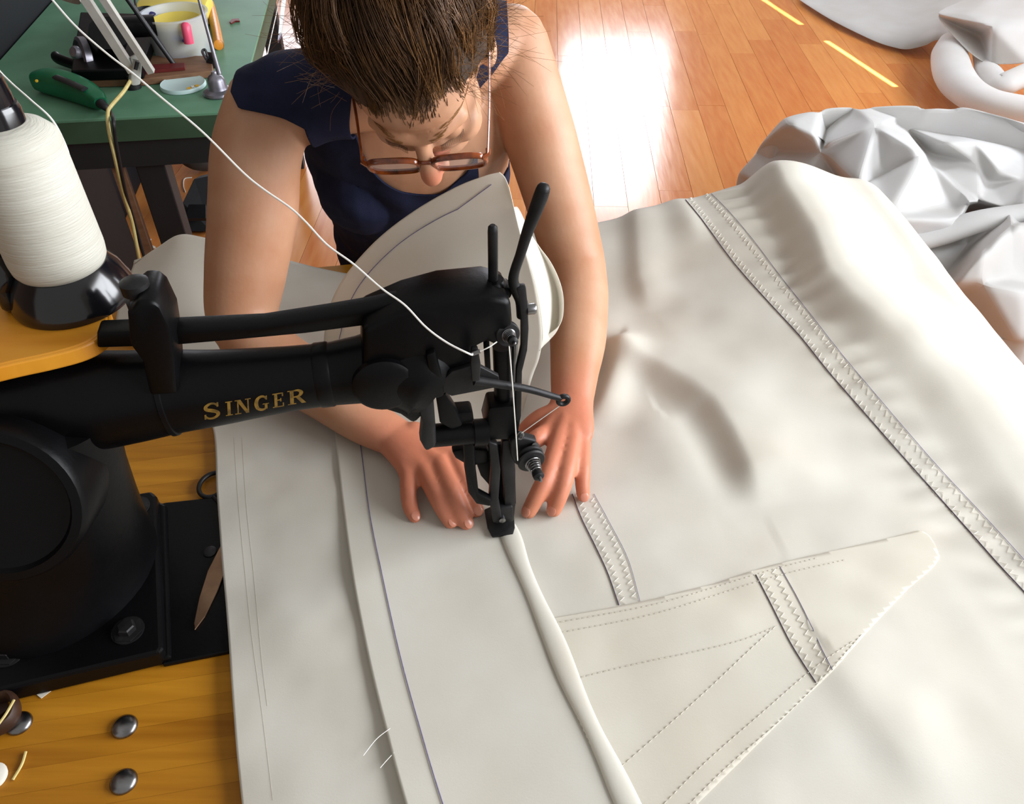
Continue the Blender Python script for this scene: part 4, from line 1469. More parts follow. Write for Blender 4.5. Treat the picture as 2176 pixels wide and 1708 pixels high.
gt = np.minimum.reduce([gt, armL, armR])
neck_c = np.array([-0.130, 1.075, 1.070])
dn = p3 - neck_c
neckd = np.sqrt((dn[:, 0] / 0.088) ** 2 + (dn[:, 1] / 0.16) ** 2 + (dn[:, 2] / 0.125) ** 2) - 1
gt = np.minimum(gt, neckd * 0.09)
# never take vertices of the lower arms or hands lying in front
torso_line = np.array([[-0.17, 1.42, 0.52], [-0.165, 1.255, 0.93], [-0.15, 1.14, 1.12]])
dt = np.full(len(p3), 9.0)
for i in range(2):
    a, b = torso_line[i], torso_line[i + 1]
    t = np.clip(((p3 - a) @ (b - a)) / ((b - a) @ (b - a)), 0, 1)
    dt = np.minimum(dt, np.linalg.norm(p3 - (a + t[:, None] * (b - a)), axis=1))
gt = np.minimum(gt, 0.23 - dt)
hd = np.linalg.norm(p3 - HC, axis=1)
gt = np.minimum(gt, hd - 0.135)
wr = 0.0016 * np.sin(p3[:, 0] * 90 + p3[:, 2] * 25) + 0.001 * np.sin(p3[:, 2] * 120 + p3[:, 0] * 60)
tv, tf = clip(co + no * (0.0052 + wr[:, None]), polys, gt)
top = obj('tank_top', (tv, tf), 'navy', person)
solidify(top, 0.003)
gj = np.minimum(0.62 - p3[:, 2] + 0.0, p3[:, 2] - 0.09)
gj = np.minimum(gj, np.where(p3[:, 2] > 0.0, 1, -1) * 1.0)
jv, jf = clip(co + no * 0.006, polys, gj)
obj('trousers', (jv, jf), 'jeans', person)
gs = 0.10 - p3[:, 2]
sv, sf = clip(co + no * 0.007, polys, gs)
obj('shoes', (sv, sf), 'black_paint', person)

# lips and brows
bvhP = BVHTree.FromPolygons([Vector(p) for p in co], polys)


def on_face(p, dz):
    h = bvhP.ray_cast(Vector(p + f_ * 0.1), Vector(-f_))
    return np.array(h[0]) + f_ * dz if h[0] is not None else p


lp = lambda x, z, q: on_face(Hd(x, 0.09, z), q)
obj('lips', join(limb([lp(-0.017, -0.076, -0.001), lp(0, -0.073, 0.0), lp(0.017, -0.076, -0.001)], [0.0015, 0.004, 0.0015]),
                 limb([lp(-0.015, -0.081, -0.001), lp(0, -0.083, 0.0), lp(0.015, -0.081, -0.001)], [0.0015, 0.0045, 0.0015])), 'lip', person)
for s in (-1, 1):
    hairs = []
    for k in range(60):
        t = random.random()
        x = s * (0.014 + 0.042 * t)
        zc = 0.020 + 0.010 * math.sin(t * 2.2) + random.uniform(-0.003, 0.003)
        a = on_face(Hd(x, 0.09, zc), 0.0006)
        b = on_face(Hd(x + s * 0.007, 0.09, zc + 0.002 - 0.004 * t), 0.0012)
        hairs.append(tube([a, b], [0.00032, 0.00015], n=3))
    obj('eyebrow', join(*hairs), 'hair_gold', person)
    lash = []
    for k in range(26):
        x = s * (0.020 + 0.026 * k / 25)
        a = on_face(Hd(x, 0.09, -0.012), 0.0005)
        lash.append(tube([a, a + f_ * 0.006 - u_ * 0.003], [0.0004, 0.0002], n=3))
    obj('eyelashes', join(*lash), 'hair', person)

# hair: a dark cap, then combed strands swept up from the hairline
HCen, HR = (-0.010, -0.022, 0.030), np.array([0.098, 0.112, 0.108])
hb = ball(Hd(*HCen), tuple(HR * 0.965), HA, 64)
loc = np.stack([(hb[0] - HC) @ r_, (hb[0] - HC) @ f_, (hb[0] - HC) @ u_], 1)


def hairline(x, y, z):
    return z * 0.80 - y * 0.78 + 0.026 - 0.10 * np.abs(x) * (y > 0)


ghl = hairline(loc[:, 0], loc[:, 1], loc[:, 2]) + 0.004 * np.sin(loc[:, 0] * 260) * 0.4
hv0 = hb[0].copy()
for i in range(len(hv0)):
    k = float(ss(np.array([(ghl[i] - 0.002) / 0.045]))[0])
    near = bvhP.find_nearest(Vector(hv0[i]))
    nb_ = np.array(near[0]) + nrm(hv0[i] - HC) * 0.0015
    hv0[i] = nb_ * (1 - k) + hv0[i] * k
cv, cf = clip(hv0, hb[1], ghl - 0.016)
hair_cap = obj('hair', (cv, cf), 'hair_cap', person)
BUN = nrm(np.array([-0.05, -0.62, 0.78]))


def strand(s0, e0, lift, n=13, wob=0.0, ph=0.0, stop=1.0):
    s0, e0 = nrm(s0), nrm(e0)
    om = math.acos(np.clip(s0.dot(e0), -1, 1))
    out = []
    for i in range(n):
        t = i / (n - 1) * stop
        q = (math.sin((1 - t) * om) * s0 + math.sin(t * om) * e0) / (math.sin(om) + 1e-6)
        k = 0.985 + lift * math.sin(min(t * 2.2, 1.0) * math.pi * 0.5) + wob * math.sin(t * 7 + ph) * 0.25
        l = np.array(HCen) + q * HR * k
        l[0] += wob * 0.08 * math.sin(t * 9 + ph * 2)
        w3 = Hd(*l)
        if t < 0.30:
            near = bvhP.find_nearest(Vector(w3))
            k = ss(np.array([t / 0.30]))[0]
            w3 = (np.array(near[0]) + nrm(w3 - HC) * 0.001) * (1 - k) + w3 * k
        out.append(w3)
    return out


groups = {'hair': [], 'hair_gold': []}
for c in range(640):
    th = random.uniform(0, 2 * math.pi)
    zz = random.uniform(-0.45, 0.9)
    rr = math.sqrt(1 - zz * zz)
    s0 = np.array([rr * math.cos(th), rr * math.sin(th), zz])
    l = np.array(HCen) + s0 * HR
    hl = hairline(*l)
    hl += random.uniform(-0.003, 0.003)
    if hl < 0.006 or (hl > 0.05 and random.random() < 0.70):
        continue
    e0 = BUN + np.array([random.uniform(-0.30, 0.30), random.uniform(-0.15, 0.2), random.uniform(-0.1, 0.1)])
    lift = random.uniform(0.0, 0.16)
    if random.random() < 0.12:
        lift += 0.10
    gold = random.random() < 0.22
    ph = random.uniform(0, 6)
    wob = random.uniform(0.01, 0.05)
    for k in range(18):
        ds = np.array([random.gauss(0, 0.045) for _ in range(3)])
        de = np.array([random.gauss(0, 0.05) for _ in range(3)])
        pts = strand(s0 + ds, e0 + de, lift + random.gauss(0, 0.018), 12, wob, ph + random.uniform(-0.4, 0.4))
        groups['hair_gold' if (gold and random.random() < 0.8) or random.random() < 0.06 else 'hair'].append(tube(pts, [0.00042] * 11 + [0.0002], n=3, cap=False))
# flyaway wisps, mostly at the right temple
for k in range(330):
    side = 1 if random.random() < 0.72 else -1
    s0 = np.array([side * random.uniform(0.6, 1.0), random.uniform(-0.2, 0.75), random.uniform(-0.15, 0.8)])
    s0 = nrm(s0)
    base = Hd(*(np.array(HCen) + s0 * HR * 0.97))
    d = nrm(r_ * side * random.uniform(0.2, 1.0) + u_ * random.uniform(-0.5, 0.9) + f_ * random.uniform(-0.5, 0.7))
    d2 = nrm(np.array([random.gauss(0, 1) for _ in range(3)]))
    L_ = random.uniform(0.02, 0.065)
    pts = cat([base, base + d * L_ * 0.5 + d2 * L_ * 0.12, base + d * L_ + d2 * L_ * 0.45], 8)
    groups['hair_gold'].append(tube(pts, [0.00017] * 7 + [0.0001], n=3, cap=False))
for k, v in groups.items():
    if v:
        o = obj('hair_strands', join(*v), k, hair_cap)
        o['kind'] = 'stuff'
bun = ball(Hd(-0.015, -0.105, 0.125), (0.055, 0.05, 0.045), HA, 28)
obj('hair_bun', bun, 'hair_cap', hair_cap)

# glasses --------------------------------------------------------------
gl_o = Hd(0, 0.117, -0.020)
glasses = thing('eyeglasses', gl_o, 'rectangular tortoiseshell eyeglasses worn low on the nose', 'glasses')
gf = nrm(f_ + u_ * 0.15)
gu = nrm(u_ - gf * u_.dot(gf))
for s in (-1, 1):
    cx = s * 0.0385
    ringp = []
    for a in np.linspace(0, 2 * math.pi, 41)[:-1]:
        c, sn = math.cos(a), math.sin(a)
        x = cx + 0.0305 * math.copysign(abs(c) ** 0.62, c)
        z = 0.0165 * math.copysign(abs(sn) ** 0.62, sn)
        ringp.append(gl_o + r_ * x + gu * (z - 0.002) - gf * (0.35 * (abs(x) ** 2)))
    ringp.append(ringp[0])
    ringp.append(ringp[1])
    rim = obj('rim', tube(ringp, [(0.0026, 0.0036)] * len(ringp), n=8), 'tortoise', glasses)
    cen = np.mean(ringp[:-2], axis=0)
    lv_ = [cen + gf * 0.001] + [p for p in ringp[:-2]]
    obj('lens', (lv_, [[0, 1 + i, 1 + (i + 1) % 40] for i in range(40)]), 'lens', rim)
    hinge = gl_o + r_ * (s * 0.0735) + gu * 0.008 - gf * 0.004
    obj('end_piece', tube([gl_o + r_ * (s * 0.067) + gu * 0.008, hinge, hinge - gf * 0.006], 0.0032, n=8), 'tortoise', glasses)
    tp = [hinge, Hd(s * 0.078, 0.055, -0.008), Hd(s * 0.082, 0.0, 0.006), Hd(s * 0.080, -0.025, -0.012)]
    obj('temple', tube(cat(tp, 16), [(0.0016, 0.0034)] * 16, n=8, up=u_), 'tortoise', glasses)
obj('bridge', tube(cat([gl_o - r_ * 0.010 + gu * 0.004, gl_o + gu * 0.009 + gf * 0.002, gl_o + r_ * 0.010 + gu * 0.004], 10), 0.0026, n=8), 'tortoise', glasses)

# stool below her
stool = thing('stool', (-0.17, 1.42, 0), 'black stool the woman sits on behind the sewing table', 'stool')
obj('seat', lathe([(0.17, 0.395), (0.175, 0.40), (0.175, 0.425), (0.16, 0.432), (0.0002, 0.432)], (-0.17, 1.42, 0), n=32), 'black_paint', stool)
for a in range(4):
    c, s = math.cos(a * math.pi / 2 + 0.78), math.sin(a * math.pi / 2 + 0.78)
    obj('leg', tube([(-0.17 + c * 0.12, 1.42 + s * 0.12, 0.40), (-0.17 + c * 0.17, 1.42 + s * 0.17, 0.0)], 0.014, n=10), 'black_paint', stool)

# ================================================================== GREEN WORKBENCH BEHIND
GY = math.radians(7.5)
GX_, GYv = np.array([math.cos(GY), math.sin(GY), 0]), np.array([-math.sin(GY), math.cos(GY), 0])
GZ = 0.75
gfr = Z(505, 236, GZ)
bw, bd = 0.66, 1.3
gc = gfr - GX_ * bw / 2 + GYv * bd / 2
bench = thing('workbench', (gc[0], gc[1], 0), 'green-topped workbench with black legs behind the woman', 'workbench')
obj('bench_top', box((gc[0], gc[1], GZ - 0.004), (bw, bd, 0.008), GX_, GYv, bev=0.002), 'green', bench, smooth=False)
obj('bench_edge', box((gc[0], gc[1], GZ - 0.0335), (bw - 0.002, bd - 0.002, 0.051), GX_, GYv), 'green_edge', bench, smooth=False)
obj('apron', box(np.array([gc[0], gc[1], GZ - 0.095]) - GYv * (bd / 2 - 0.03), (bw - 0.03, 0.03, 0.07), GX_, GYv), 'black_paint', bench, smooth=False)
for p0, p1, wd in ((Z(304, 318, 0.655), None, 0.07), (gfr + GX_ * -0.04 + GYv * 0.05, None, 0.06)):
    obj('leg', box((p0[0], p0[1] + 0.03, 0.34), (wd, 0.06, 0.68), GX_, GYv, bev=0.003), 'black_paint', bench, smooth=False)
for k in (0.1, 0.9):
    q = gc + GYv * (bd / 2 - 0.05) + GX_ * (k - 0.5) * bw
    obj('leg', box((q[0], q[1], 0.34), (0.06, 0.06, 0.68), GX_, GYv, bev=0.003), 'black_paint', bench, smooth=False)
q = Z(220, 330, 0.66)
obj('wood_batten', box((q[0], q[1] + 0.05, 0.33), (0.028, 0.02, 0.66), GX_, GYv), 'brown_wood', bench, smooth=False)
# dark cabinets
cab = Z(60, 150, GZ)
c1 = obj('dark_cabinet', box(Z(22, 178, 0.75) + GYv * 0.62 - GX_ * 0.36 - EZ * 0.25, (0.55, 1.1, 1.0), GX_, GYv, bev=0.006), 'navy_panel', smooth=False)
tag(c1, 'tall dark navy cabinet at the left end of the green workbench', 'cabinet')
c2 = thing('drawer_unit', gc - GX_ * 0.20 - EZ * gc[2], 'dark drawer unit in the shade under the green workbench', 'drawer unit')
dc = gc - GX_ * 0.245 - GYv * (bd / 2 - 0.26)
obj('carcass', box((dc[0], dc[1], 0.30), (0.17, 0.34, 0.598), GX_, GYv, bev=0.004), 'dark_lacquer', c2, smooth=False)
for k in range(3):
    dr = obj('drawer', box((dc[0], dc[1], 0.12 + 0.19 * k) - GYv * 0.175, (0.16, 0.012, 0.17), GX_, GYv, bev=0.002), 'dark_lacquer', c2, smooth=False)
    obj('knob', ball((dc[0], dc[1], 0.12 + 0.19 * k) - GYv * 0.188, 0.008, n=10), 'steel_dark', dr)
# black pedal and grey bag on the floor
pd = Z(415, 470, 0.0)
ped = thing('foot_pedal', pd, 'black wedge-shaped foot pedal on the floor beside the woman', 'pedal')
obj('pedal_base', prism([Z(372, 492, 0.02), Z(388, 430, 0.10), Z(412, 380, 0.14), Z(450, 372, 0.14), Z(450, 492, 0.02)], (0, 0.06, -0.018), 0.003), 'black_paint', ped, smooth=False)
obj('pedal_plate', prism([Z(395, 470, 0.07), Z(402, 440, 0.105), Z(440, 440, 0.105), Z(440, 470, 0.07)], (0, 0.0, 0.012), 0.003), 'rubber', ped, smooth=False)
bgp = Z(442, 352, 0.02)
bg_ = thing('cloth_bag', bgp, 'rounded grey cloth bag on the floor behind the pedal', 'bag')
obj('bag_body', ball(bgp + EZ * 0.07, (0.11, 0.10, 0.08), None, 24), 'grey_fabric', bg_)
obj('bag_neck', lathe([(0.03, 0.14), (0.022, 0.155), (0.034, 0.175), (0.03, 0.177)], bgp, n=20), 'grey_fabric', bg_)

# scraps of cloth on the floor under the bench
def scrap(name, pts, z, label, mat='paper', th=0.0012):
    o = obj(name, prism([Z(x, y, z) for x, y in pts], (0, 0, th)), mat, smooth=False)
    return tag(o, label, 'scrap')


scrap('cloth_scrap', [(300, 496), (304, 498), (308, 516), (330, 524), (331, 528), (305, 528), (301, 520)], 0.001, 'L-shaped white scrap on the floor nearest the canvas')
scrap('cloth_scrap', [(309, 510), (322, 508), (316, 520)], 0.0045, 'tiny white triangle lying inside the L-shaped scrap')
scrap('cloth_scrap', [(411, 384), (434, 372), (424, 392)], 0.001, 'pale triangular scrap on the floor beside the grey bag')
th_ = obj('thread_end', tube(cat([Z(394, 408, 0.002), Z(390, 396, 0.003), Z(392, 380, 0.003), Z(408, 377, 0.002)], 14), 0.002, n=5), 'paper')
tag(th_, 'short white thread end bent like a hook on the floor', 'thread')

# ---- desk lamp with two parallel bars
lb_ = Z(285, 187, GZ)
lamp_t = thing('desk_lamp', lb_, 'desk lamp with two pale parallel bars standing on the green bench', 'lamp')
kn = D(287, 155, 2.04)
obj('lamp_base', lathe([(0.018, 0), (0.018, 0.012), (0.012, 0.016), (0.009, 0.03)], lb_, n=20), 'steel_dark', lamp_t)
obj('knuckle', join(tube([lb_ + EZ * 0.02, D(286, 170, 1.91), D(289, 125, 1.89), D(294, 118, 1.89)], [0.007, 0.012, 0.013, 0.006], n=14, sq=3)), 'lamp_bar', lamp_t)
obj('knuckle_slot', tube([D(288, 148, 1.878), D(292, 131, 1.872)], 0.0045, n=8), 'steel_dark', lamp_t)
for (xa, ya), (xb, yb), wdt in (((281, 150), (158, -40), 0.013), ((322, 153), (196, -40), 0.0105)):
    obj('arm_bar', tube([D(xa, ya, 1.90), D(xb, yb, 1.72)], [(wdt, wdt)] * 2, n=4, up=EZ), 'lamp_bar', lamp_t, smooth=False)
obj('arm_joint', tube([D(175, -45, 1.72), D(180, -70, 1.70), D(120, -150, 1.65)], 0.014, n=10), 'lamp_bar', lamp_t)
tq = D(120, -150, 1.65)
obj('lamp_shade', lathe([(0.03, 0), (0.035, 0.03), (0.075, 0.10), (0.08, 0.11), (0.073, 0.105), (0.03, 0.032)], tq, (-0.3, -0.5, -0.6), n=28), 'lamp_bar', lamp_t)
cordp = [D(279, 168, 1.91), D(262, 195, 1.88), D(236, 225, 1.84), D(229, 240, 1.80), D(231, 275, 1.80), D(243, 330, 1.83), D(262, 410, 1.9), D(280, 470, 1.96), D(292, 530, 2.0), D(300, 575, 2.05)]
obj('power_cord', tube(cat(cordp, 60), 0.0042, n=8), 'cord_yellow', lamp_t)

# ---- green hot-knife tool
ht = thing('hot_knife', Z(150, 205, GZ), 'green electric hot knife with black cord on the bench', 'hot knife')
hp_ = [Z(80, 170, GZ + 0.026), Z(100, 172, GZ + 0.028), Z(130, 178, GZ + 0.03), Z(160, 188, GZ + 0.028), Z(188, 200, GZ + 0.026), Z(207, 212, GZ + 0.022), Z(214, 220, GZ + 0.020)]
obj('tool_body', tube(cat(hp_, 26), list(np.interp(np.linspace(0, 6, 26), range(7), [0.022, 0.028, 0.030, 0.029, 0.026, 0.021, 0.014])), n=20, sq=3, up=EZ), 'tool_green', ht)
obj('tool_ridge', tube(cat([Z(118, 163, GZ + 0.056), Z(150, 176, GZ + 0.054), Z(180, 190, GZ + 0.048)], 12), [(0.010, 0.004)] * 12, n=8, up=EZ), 'rubber', ht)
obj('tool_screw', lathe([(0.004, 0), (0.003, 0.002), (0.0002, 0.0022)], Z(78, 172, GZ + 0.045), (0, -0.7, 0.7), n=12), 'sticker', ht)
obj('strain_relief', tube(cat([Z(212, 218, GZ + 0.02), Z(222, 226, GZ + 0.018), Z(234, 236, GZ + 0.008)], 8), [0.012, 0.012, 0.011, 0.010, 0.009, 0.008, 0.007, 0.006], n=12), 'rubber', ht)
obj('tool_cord', tube(cat([Z(232, 234, GZ + 0.008), D(240, 250, 1.795), D(246, 300, 1.81), D(265, 400, 1.89), D(285, 470, 1.97), D(306, 545, 2.03)], 40), 0.004, n=8), 'rubber', ht)

# ---- small dark sewing machine on a wooden base
m2 = thing('small_sewing_machine', Z(250, 160, GZ), 'small dark sewing machine on a wooden base on the bench', 'sewing machine')
wb = [Z(x, y, GZ + 0.018) for x, y in ((95, 158), (455, 138), (420, 62), (130, 60))]
obj('wood_base', prism([Z(175, 172, GZ + 0.018), Z(300, 168, GZ + 0.018), Z(452, 150, GZ + 0.018), Z(450, 118, GZ + 0.018), Z(160, 118, GZ + 0.018)], (0, 0, -0.017), 0.002), 'brown_wood', m2, smooth=False)
obj('red_strip', prism([Z(300, 152, GZ + 0.026), Z(392, 143, GZ + 0.026), Z(392, 133, GZ + 0.026), Z(300, 138, GZ + 0.026)], (0, 0, -0.007)), 'red', m2, smooth=False)
hw = D(172, 118, 2.02)
obj('hand_wheel', lathe([(0.044, -0.012), (0.052, -0.008), (0.052, 0.008), (0.044, 0.012), (0.040, 0.004), (0.014, 0.006), (0.014, 0.014), (0.0002, 0.015)], D(178, 125, 2.08), (-0.75, -0.6, 0.2), n=36), 'tin', m2)
obj('wheel_knob', lathe([(0.0145, 0), (0.0155, 0.006), (0.011, 0.012), (0.0002, 0.013)], D(163, 112, 2.0), (-0.3, -0.8, 0.45), n=24), 'tin', m2)
obj('machine_bed', fpoly([(150, 150), (300, 146), (345, 30), (170, 25)], GZ + 0.019, GZ + 0.045, 0.004), 'japan', m2, smooth=False)
obj('machine_pillar', tube(cat([Z(222, 100, GZ + 0.05), Z(228, 85, GZ + 0.08), Z(230, 75, GZ + 0.10), Z(231, 70, GZ + 0.11)], 16), [(0.042, 0.036)] * 16, n=20, sq=3), 'japan', m2)
obj('machine_arm', tube(cat([Z(205, 66, GZ + 0.10), Z(262, 58, GZ + 0.10), Z(330, 54, GZ + 0.095)], 14), [(0.026, 0.024)] * 14, n=18, sq=3), 'japan', m2)
obj('bobbin_winder', tube(cat([Z(118, 118, GZ + 0.03), Z(124, 125, GZ + 0.03), Z(160, 138, GZ + 0.03), Z(190, 150, GZ + 0.03)], 12), [0.011, 0.012, 0.012, 0.012, 0.013, 0.013, 0.013, 0.013, 0.013, 0.013, 0.013, 0.012], n=12), 'japan', m2)
rod = obj('black_rod', tube([D(258, -20, 1.98), D(372, 140, 2.10)], 0.0062, n=10), 'rubber', m2)

# ---- translucent tub with contents, its lid and other small things
tb_ = Z(392, 118, GZ)
tub = thing('plastic_tub', tb_, 'translucent plastic tub with yellow lining on the bench', 'tub')
obj('tub_wall', lathe([(0.066, 0.0), (0.070, 0.004), (0.082, 0.105), (0.086, 0.106), (0.086, 0.110), (0.080, 0.110), (0.067, 0.005), (0.0002, 0.004)], tb_, n=48), 'tub', tub)
yc = obj('yellow_cloth', lathe([(0.0002, 0.006), (0.055, 0.008), (0.066, 0.05), (0.073, 0.085), (0.062, 0.092), (0.03, 0.080), (0.0002, 0.076)], tb_ + np.array([0.0, 0.004, 0]), n=24), 'yellow')
tag(yc, 'crumpled yellow cloth stuffed in the translucent tub', 'cloth')
pk = obj('pink_marker', tube(cat([D(402, 92, 2.10), D(396, 62, 2.08), D(394, 50, 2.08)], 10), [0.012] * 8 + [0.010, 0.005], n=16), 'pink')
tag(pk, 'pink marker sticking out of the tub', 'marker')
bl = obj('blue_pen', tube([D(368, 78, 2.11), D(400, 88, 2.11)], 0.006, n=10), 'blue')
tag(bl, 'blue pen lying inside the translucent tub', 'pen')
yp = obj('yellow_packet', box(Z(372, 22, GZ + 0.03), (0.20, 0.12, 0.055), GX_, GYv, bev=0.008), 'yellow')
tag(yp, 'yellow packet on the bench behind the tub', 'packet')
sp2 = thing('indigo_scoop', Z(300, 40, GZ + 0.02), 'dark indigo scoop leaning on the tub', 'scoop')
obj('scoop_bowl', ball(D(308, 30, 2.16), (0.028, 0.012, 0.008), (GX_, GYv, EZ), 20), 'indigo', sp2)
obj('scoop_handle', tube([D(292, 30, 2.16), D(283, -20, 2.15)], 0.003, n=8), 'rubber', sp2)
obj('scoop_cup', lathe([(0.022, 0), (0.026, 0.05), (0.024, 0.052), (0.02, 0.004), (0.0002, 0.003)], Z(318, 60, GZ + 0.02), n=24), 'rubber', sp2)
ld = thing('tub_lid', Z(390, 183, GZ), 'round frosted lid with a yellow sticker on the bench', 'lid')
rl = 50 * 1.92 / FPX
obj('lid_disc', lathe([(rl, 0), (rl, 0.006), (rl * 0.97, 0.009), (rl * 0.93, 0.008), (0.0002, 0.008)], Z(390, 183, GZ + 0.001), n=48), 'lid', ld)
for (x, y), m in (((402, 187), 'sticker'), ((410, 184), 'paper'), ((418, 182), 'sticker')):
    obj('sticker', box(Z(x, y, GZ + 0.0095), (0.010, 0.012, 0.0006), GX_, GYv), m, ld, smooth=False)
oc = Z(466, 200, GZ)
oil = thing('oil_can', oc, 'grey tin oil can with a long thin spout', 'oil can')
obj('can_body', lathe([(0.036, 0), (0.038, 0.004), (0.036, 0.009), (0.024, 0.014), (0.022, 0.020), (0.021, 0.034), (0.016, 0.044), (0.008, 0.049), (0.006, 0.055)], oc, n=40), 'tin', oil)
obj('can_spout', tube([D(466, 158, 1.86), D(445, 80, 1.84), D(416, -25, 1.80)], [0.0055, 0.004, 0.003], n=12), 'tin', oil)
wh = obj('wooden_handle', tube(cat([Z(444, 6, GZ + 0.013), Z(447, 14, GZ + 0.013), Z(458, 60, GZ + 0.013), Z(464, 92, GZ + 0.013), Z(465, 96, GZ + 0.013)], 14), [0.009] + [0.0135] * 12 + [0.011], n=18), 'orange_wood')
tag(wh, 'orange turned wooden handle lying on the bench by the tub', 'tool handle')
bc = thing('black_clip', Z(448, 142, GZ), 'black spring clip beside the oil can spout', 'clip')
obj('clip_jaw', prism([Z(440, 148, GZ + 0.004), Z(462, 146, GZ + 0.004), Z(458, 126, GZ + 0.03), Z(436, 122, GZ + 0.03)], (0, 0.012, 0.012), 0.002), 'rubber', bc, smooth=False)
obj('clip_loop', tube(cat([Z(438, 126, GZ + 0.035), Z(430, 110, GZ + 0.04), Z(436, 106, GZ + 0.04), Z(442, 122, GZ + 0.036)], 14), 0.0035, n=8), 'rubber', bc)
rs = obj('leather_scrap', prism([Z(488, 49, GZ + 0.001), Z(494, 43, GZ + 0.001), Z(508, 42, GZ + 0.001), Z(510, 47, GZ + 0.001), Z(500, 47, GZ + 0.001), Z(492, 52, GZ + 0.001)], (0, 0, 0.004)), 'red', smooth=False)
tag(rs, 'small dark red scrap on the empty part of the green bench', 'scrap')
cl = obj('chalk_line_thread', tube([Z(596, -10, GZ + 0.001), Z(566, 124, GZ + 0.001)], 0.0014, n=5), 'thread_white')
tag(cl, 'white thread stretched along the right border of the bench', 'thread')
rul = thing('steel_rule', Z(604, 40, GZ), 'narrow white steel rule along the right edge of the bench', 'ruler')
obj('rule_blade', prism([Z(601, -20, GZ + 0.001), Z(611, -20, GZ + 0.001), Z(599, 72, GZ + 0.001), Z(592, 74, GZ + 0.001)], (0, 0, 0.003)), 'lamp_bar', rul, smooth=False)
obj('rule_end', prism([Z(592, 80, GZ + 0.001), Z(598, 72, GZ + 0.001), Z(599, 78, GZ + 0.001), Z(591, 92, GZ + 0.001)], (0, 0, 0.006)), 'indigo', rul, smooth=False)

# ================================================================== CANVAS HEAP ON THE FLOOR, RIGHT
hv = {
    'a': (1560, 372, .10), 'a2': (1600, 322, .20), 'b': (1663, 246, .40), 'c': (1743, 228, .42), 'd': (1822, 225, .42), 'e': (1931, 238, .36), 'f': (1963, 220, .46), 'g': (2023, 221, .46), 'h': (2084, 238, .43), 'i': (2180, 262, .42),
    'j': (1672, 262, .43), 'k': (1732, 285, .42), 'l': (1757, 303, .40), 'm': (1746, 322, .36), 'n': (1747, 375, .30), 'n2': (1650, 420, .22), 'o': (1796, 400, .26),
    'c2': (1760, 262, .33), 'c3': (1790, 240, .38), 'c4': (1750, 300, .34),
    'p': (1861, 265, .47), 'q': (1891, 303, .45), 'r': (1962, 327, .46), 's': (1867, 378, .40), 't': (1822, 396, .40),
    'u': (1888, 460, .40), 'v': (2039, 468, .38), 'w': (2061, 430, .40), 'x': (2047, 412, .36), 'y': (2013, 436, .33), 'r2': (1975, 345, .36),
    'z1': (2005, 300, .44), 'z0': (1968, 326, .34), 'z2': (2071, 298, .42), 'z3': (2078, 350, .36), 'z4': (2098, 391, .32), 'z5': (2180, 383, .36), 'z6': (2082, 428, .36), 'z7': (2143, 443, .36), 'z8': (2180, 430, .40),
    'y9': (1915, 264, .36), 'y10': (2023, 284, .34), 'y11': (2180, 316, .30), 'y12': (2129, 364, .38),
    'k1': (2060, 445, .14), 'k2': (2110, 452, .16),
    'm1': (1930, 520, .30), 'm2': (2060, 520, .26), 'm3': (2180, 470, .26), 'm4': (1990, 610, .24),
    'n1': (2095, 523, .44), 'n5': (2150, 475, .46), 'n6': (2180, 474, .46), 'n3': (2024, 604, .34), 'n4': (2180, 620, .36), 'n7': (2150, 590, .34), 'n8': (2085, 600, .36),
    'q1': (2030, 640, .20), 'q2': (2180, 760, .20), 'q3': (1900, 560, .20), 'q4': (1800, 480, .20), 'q5': (2240, 420, .36), 'q6': (2260, 620, .30), 'q7': (2250, 280, .38),
}
he = ['a a2', 'a2 b', 'b c', 'c d', 'd e', 'e f', 'f g', 'g h', 'h i', 'b j', 'j k', 'k l', 'l m', 'm n', 'l c4', 'c4 c2', 'c2 c3', 'l p', 'p q', 'p r', 'q s', 's t', 'm p', 'r t', 't u', 'u v', 'v w', 'w x', 'x y', 'r y', 'r r2',
      'z0 z1', 'z1 z2', 'z0 z6', 'z6 z7', 'z7 z8', 'z3 z4', 'z4 z5', 'z2 z3', 'e y9', 'y9 f', 'y9 y10', 'y10 y11', 'p y9', 'x k1', 'w k1', 'k1 k2', 'n5 n1', 'n1 n3', 'n5 n6', 'n1 n8', 'n8 n7', 'n7 n4', 'o n', 'o t', 'y12 z5', 'z3 y12']
keys = list(hv)
ki = {k: i for i, k in enumerate(keys)}
v2 = [Vector((hv[k][0], -hv[k][1])) for k in keys]
r = delaunay_2d_cdt(v2, [tuple(ki[q] for q in e.split()) for e in he], [], 0, 1e-3)
ov, oe, of = r[0], r[1], r[2]
orig = r[3]
V = []
for i, p in enumerate(ov):
    src = orig[i]
    if src:
        x, y, z = hv[keys[src[0]]]
    else:
        x, y = p.x, -p.y
        z = 0.36
    V.append(Z(x, y, z))
hf = [list(t) for t in of]
cnt = {}
for t in hf:
    for i in range(len(t)):
        e = (t[i], t[(i + 1) % len(t)])
        cnt[tuple(sorted(e))] = cnt.get(tuple(sorted(e)), []) + [e]
low = {}
cen = np.mean(V, axis=0)
for k, es in cnt.items():
    if len(es) == 1:                       # outer border: the cloth falls to the floor
        a_, b_ = es[0]
        for q in (a_, b_):
            if q not in low:
                p = np.array(V[q])
                V.append(np.array([p[0], p[1], 0.004]))
                low[q] = len(V) - 1
        hf.append([b_, a_, low[a_], low[b_]])
heap = obj('canvas_heap', (V, hf), 'canvas_white')
tag(heap, 'heap of crumpled pale canvas on the floor beyond the table', 'canvas heap')
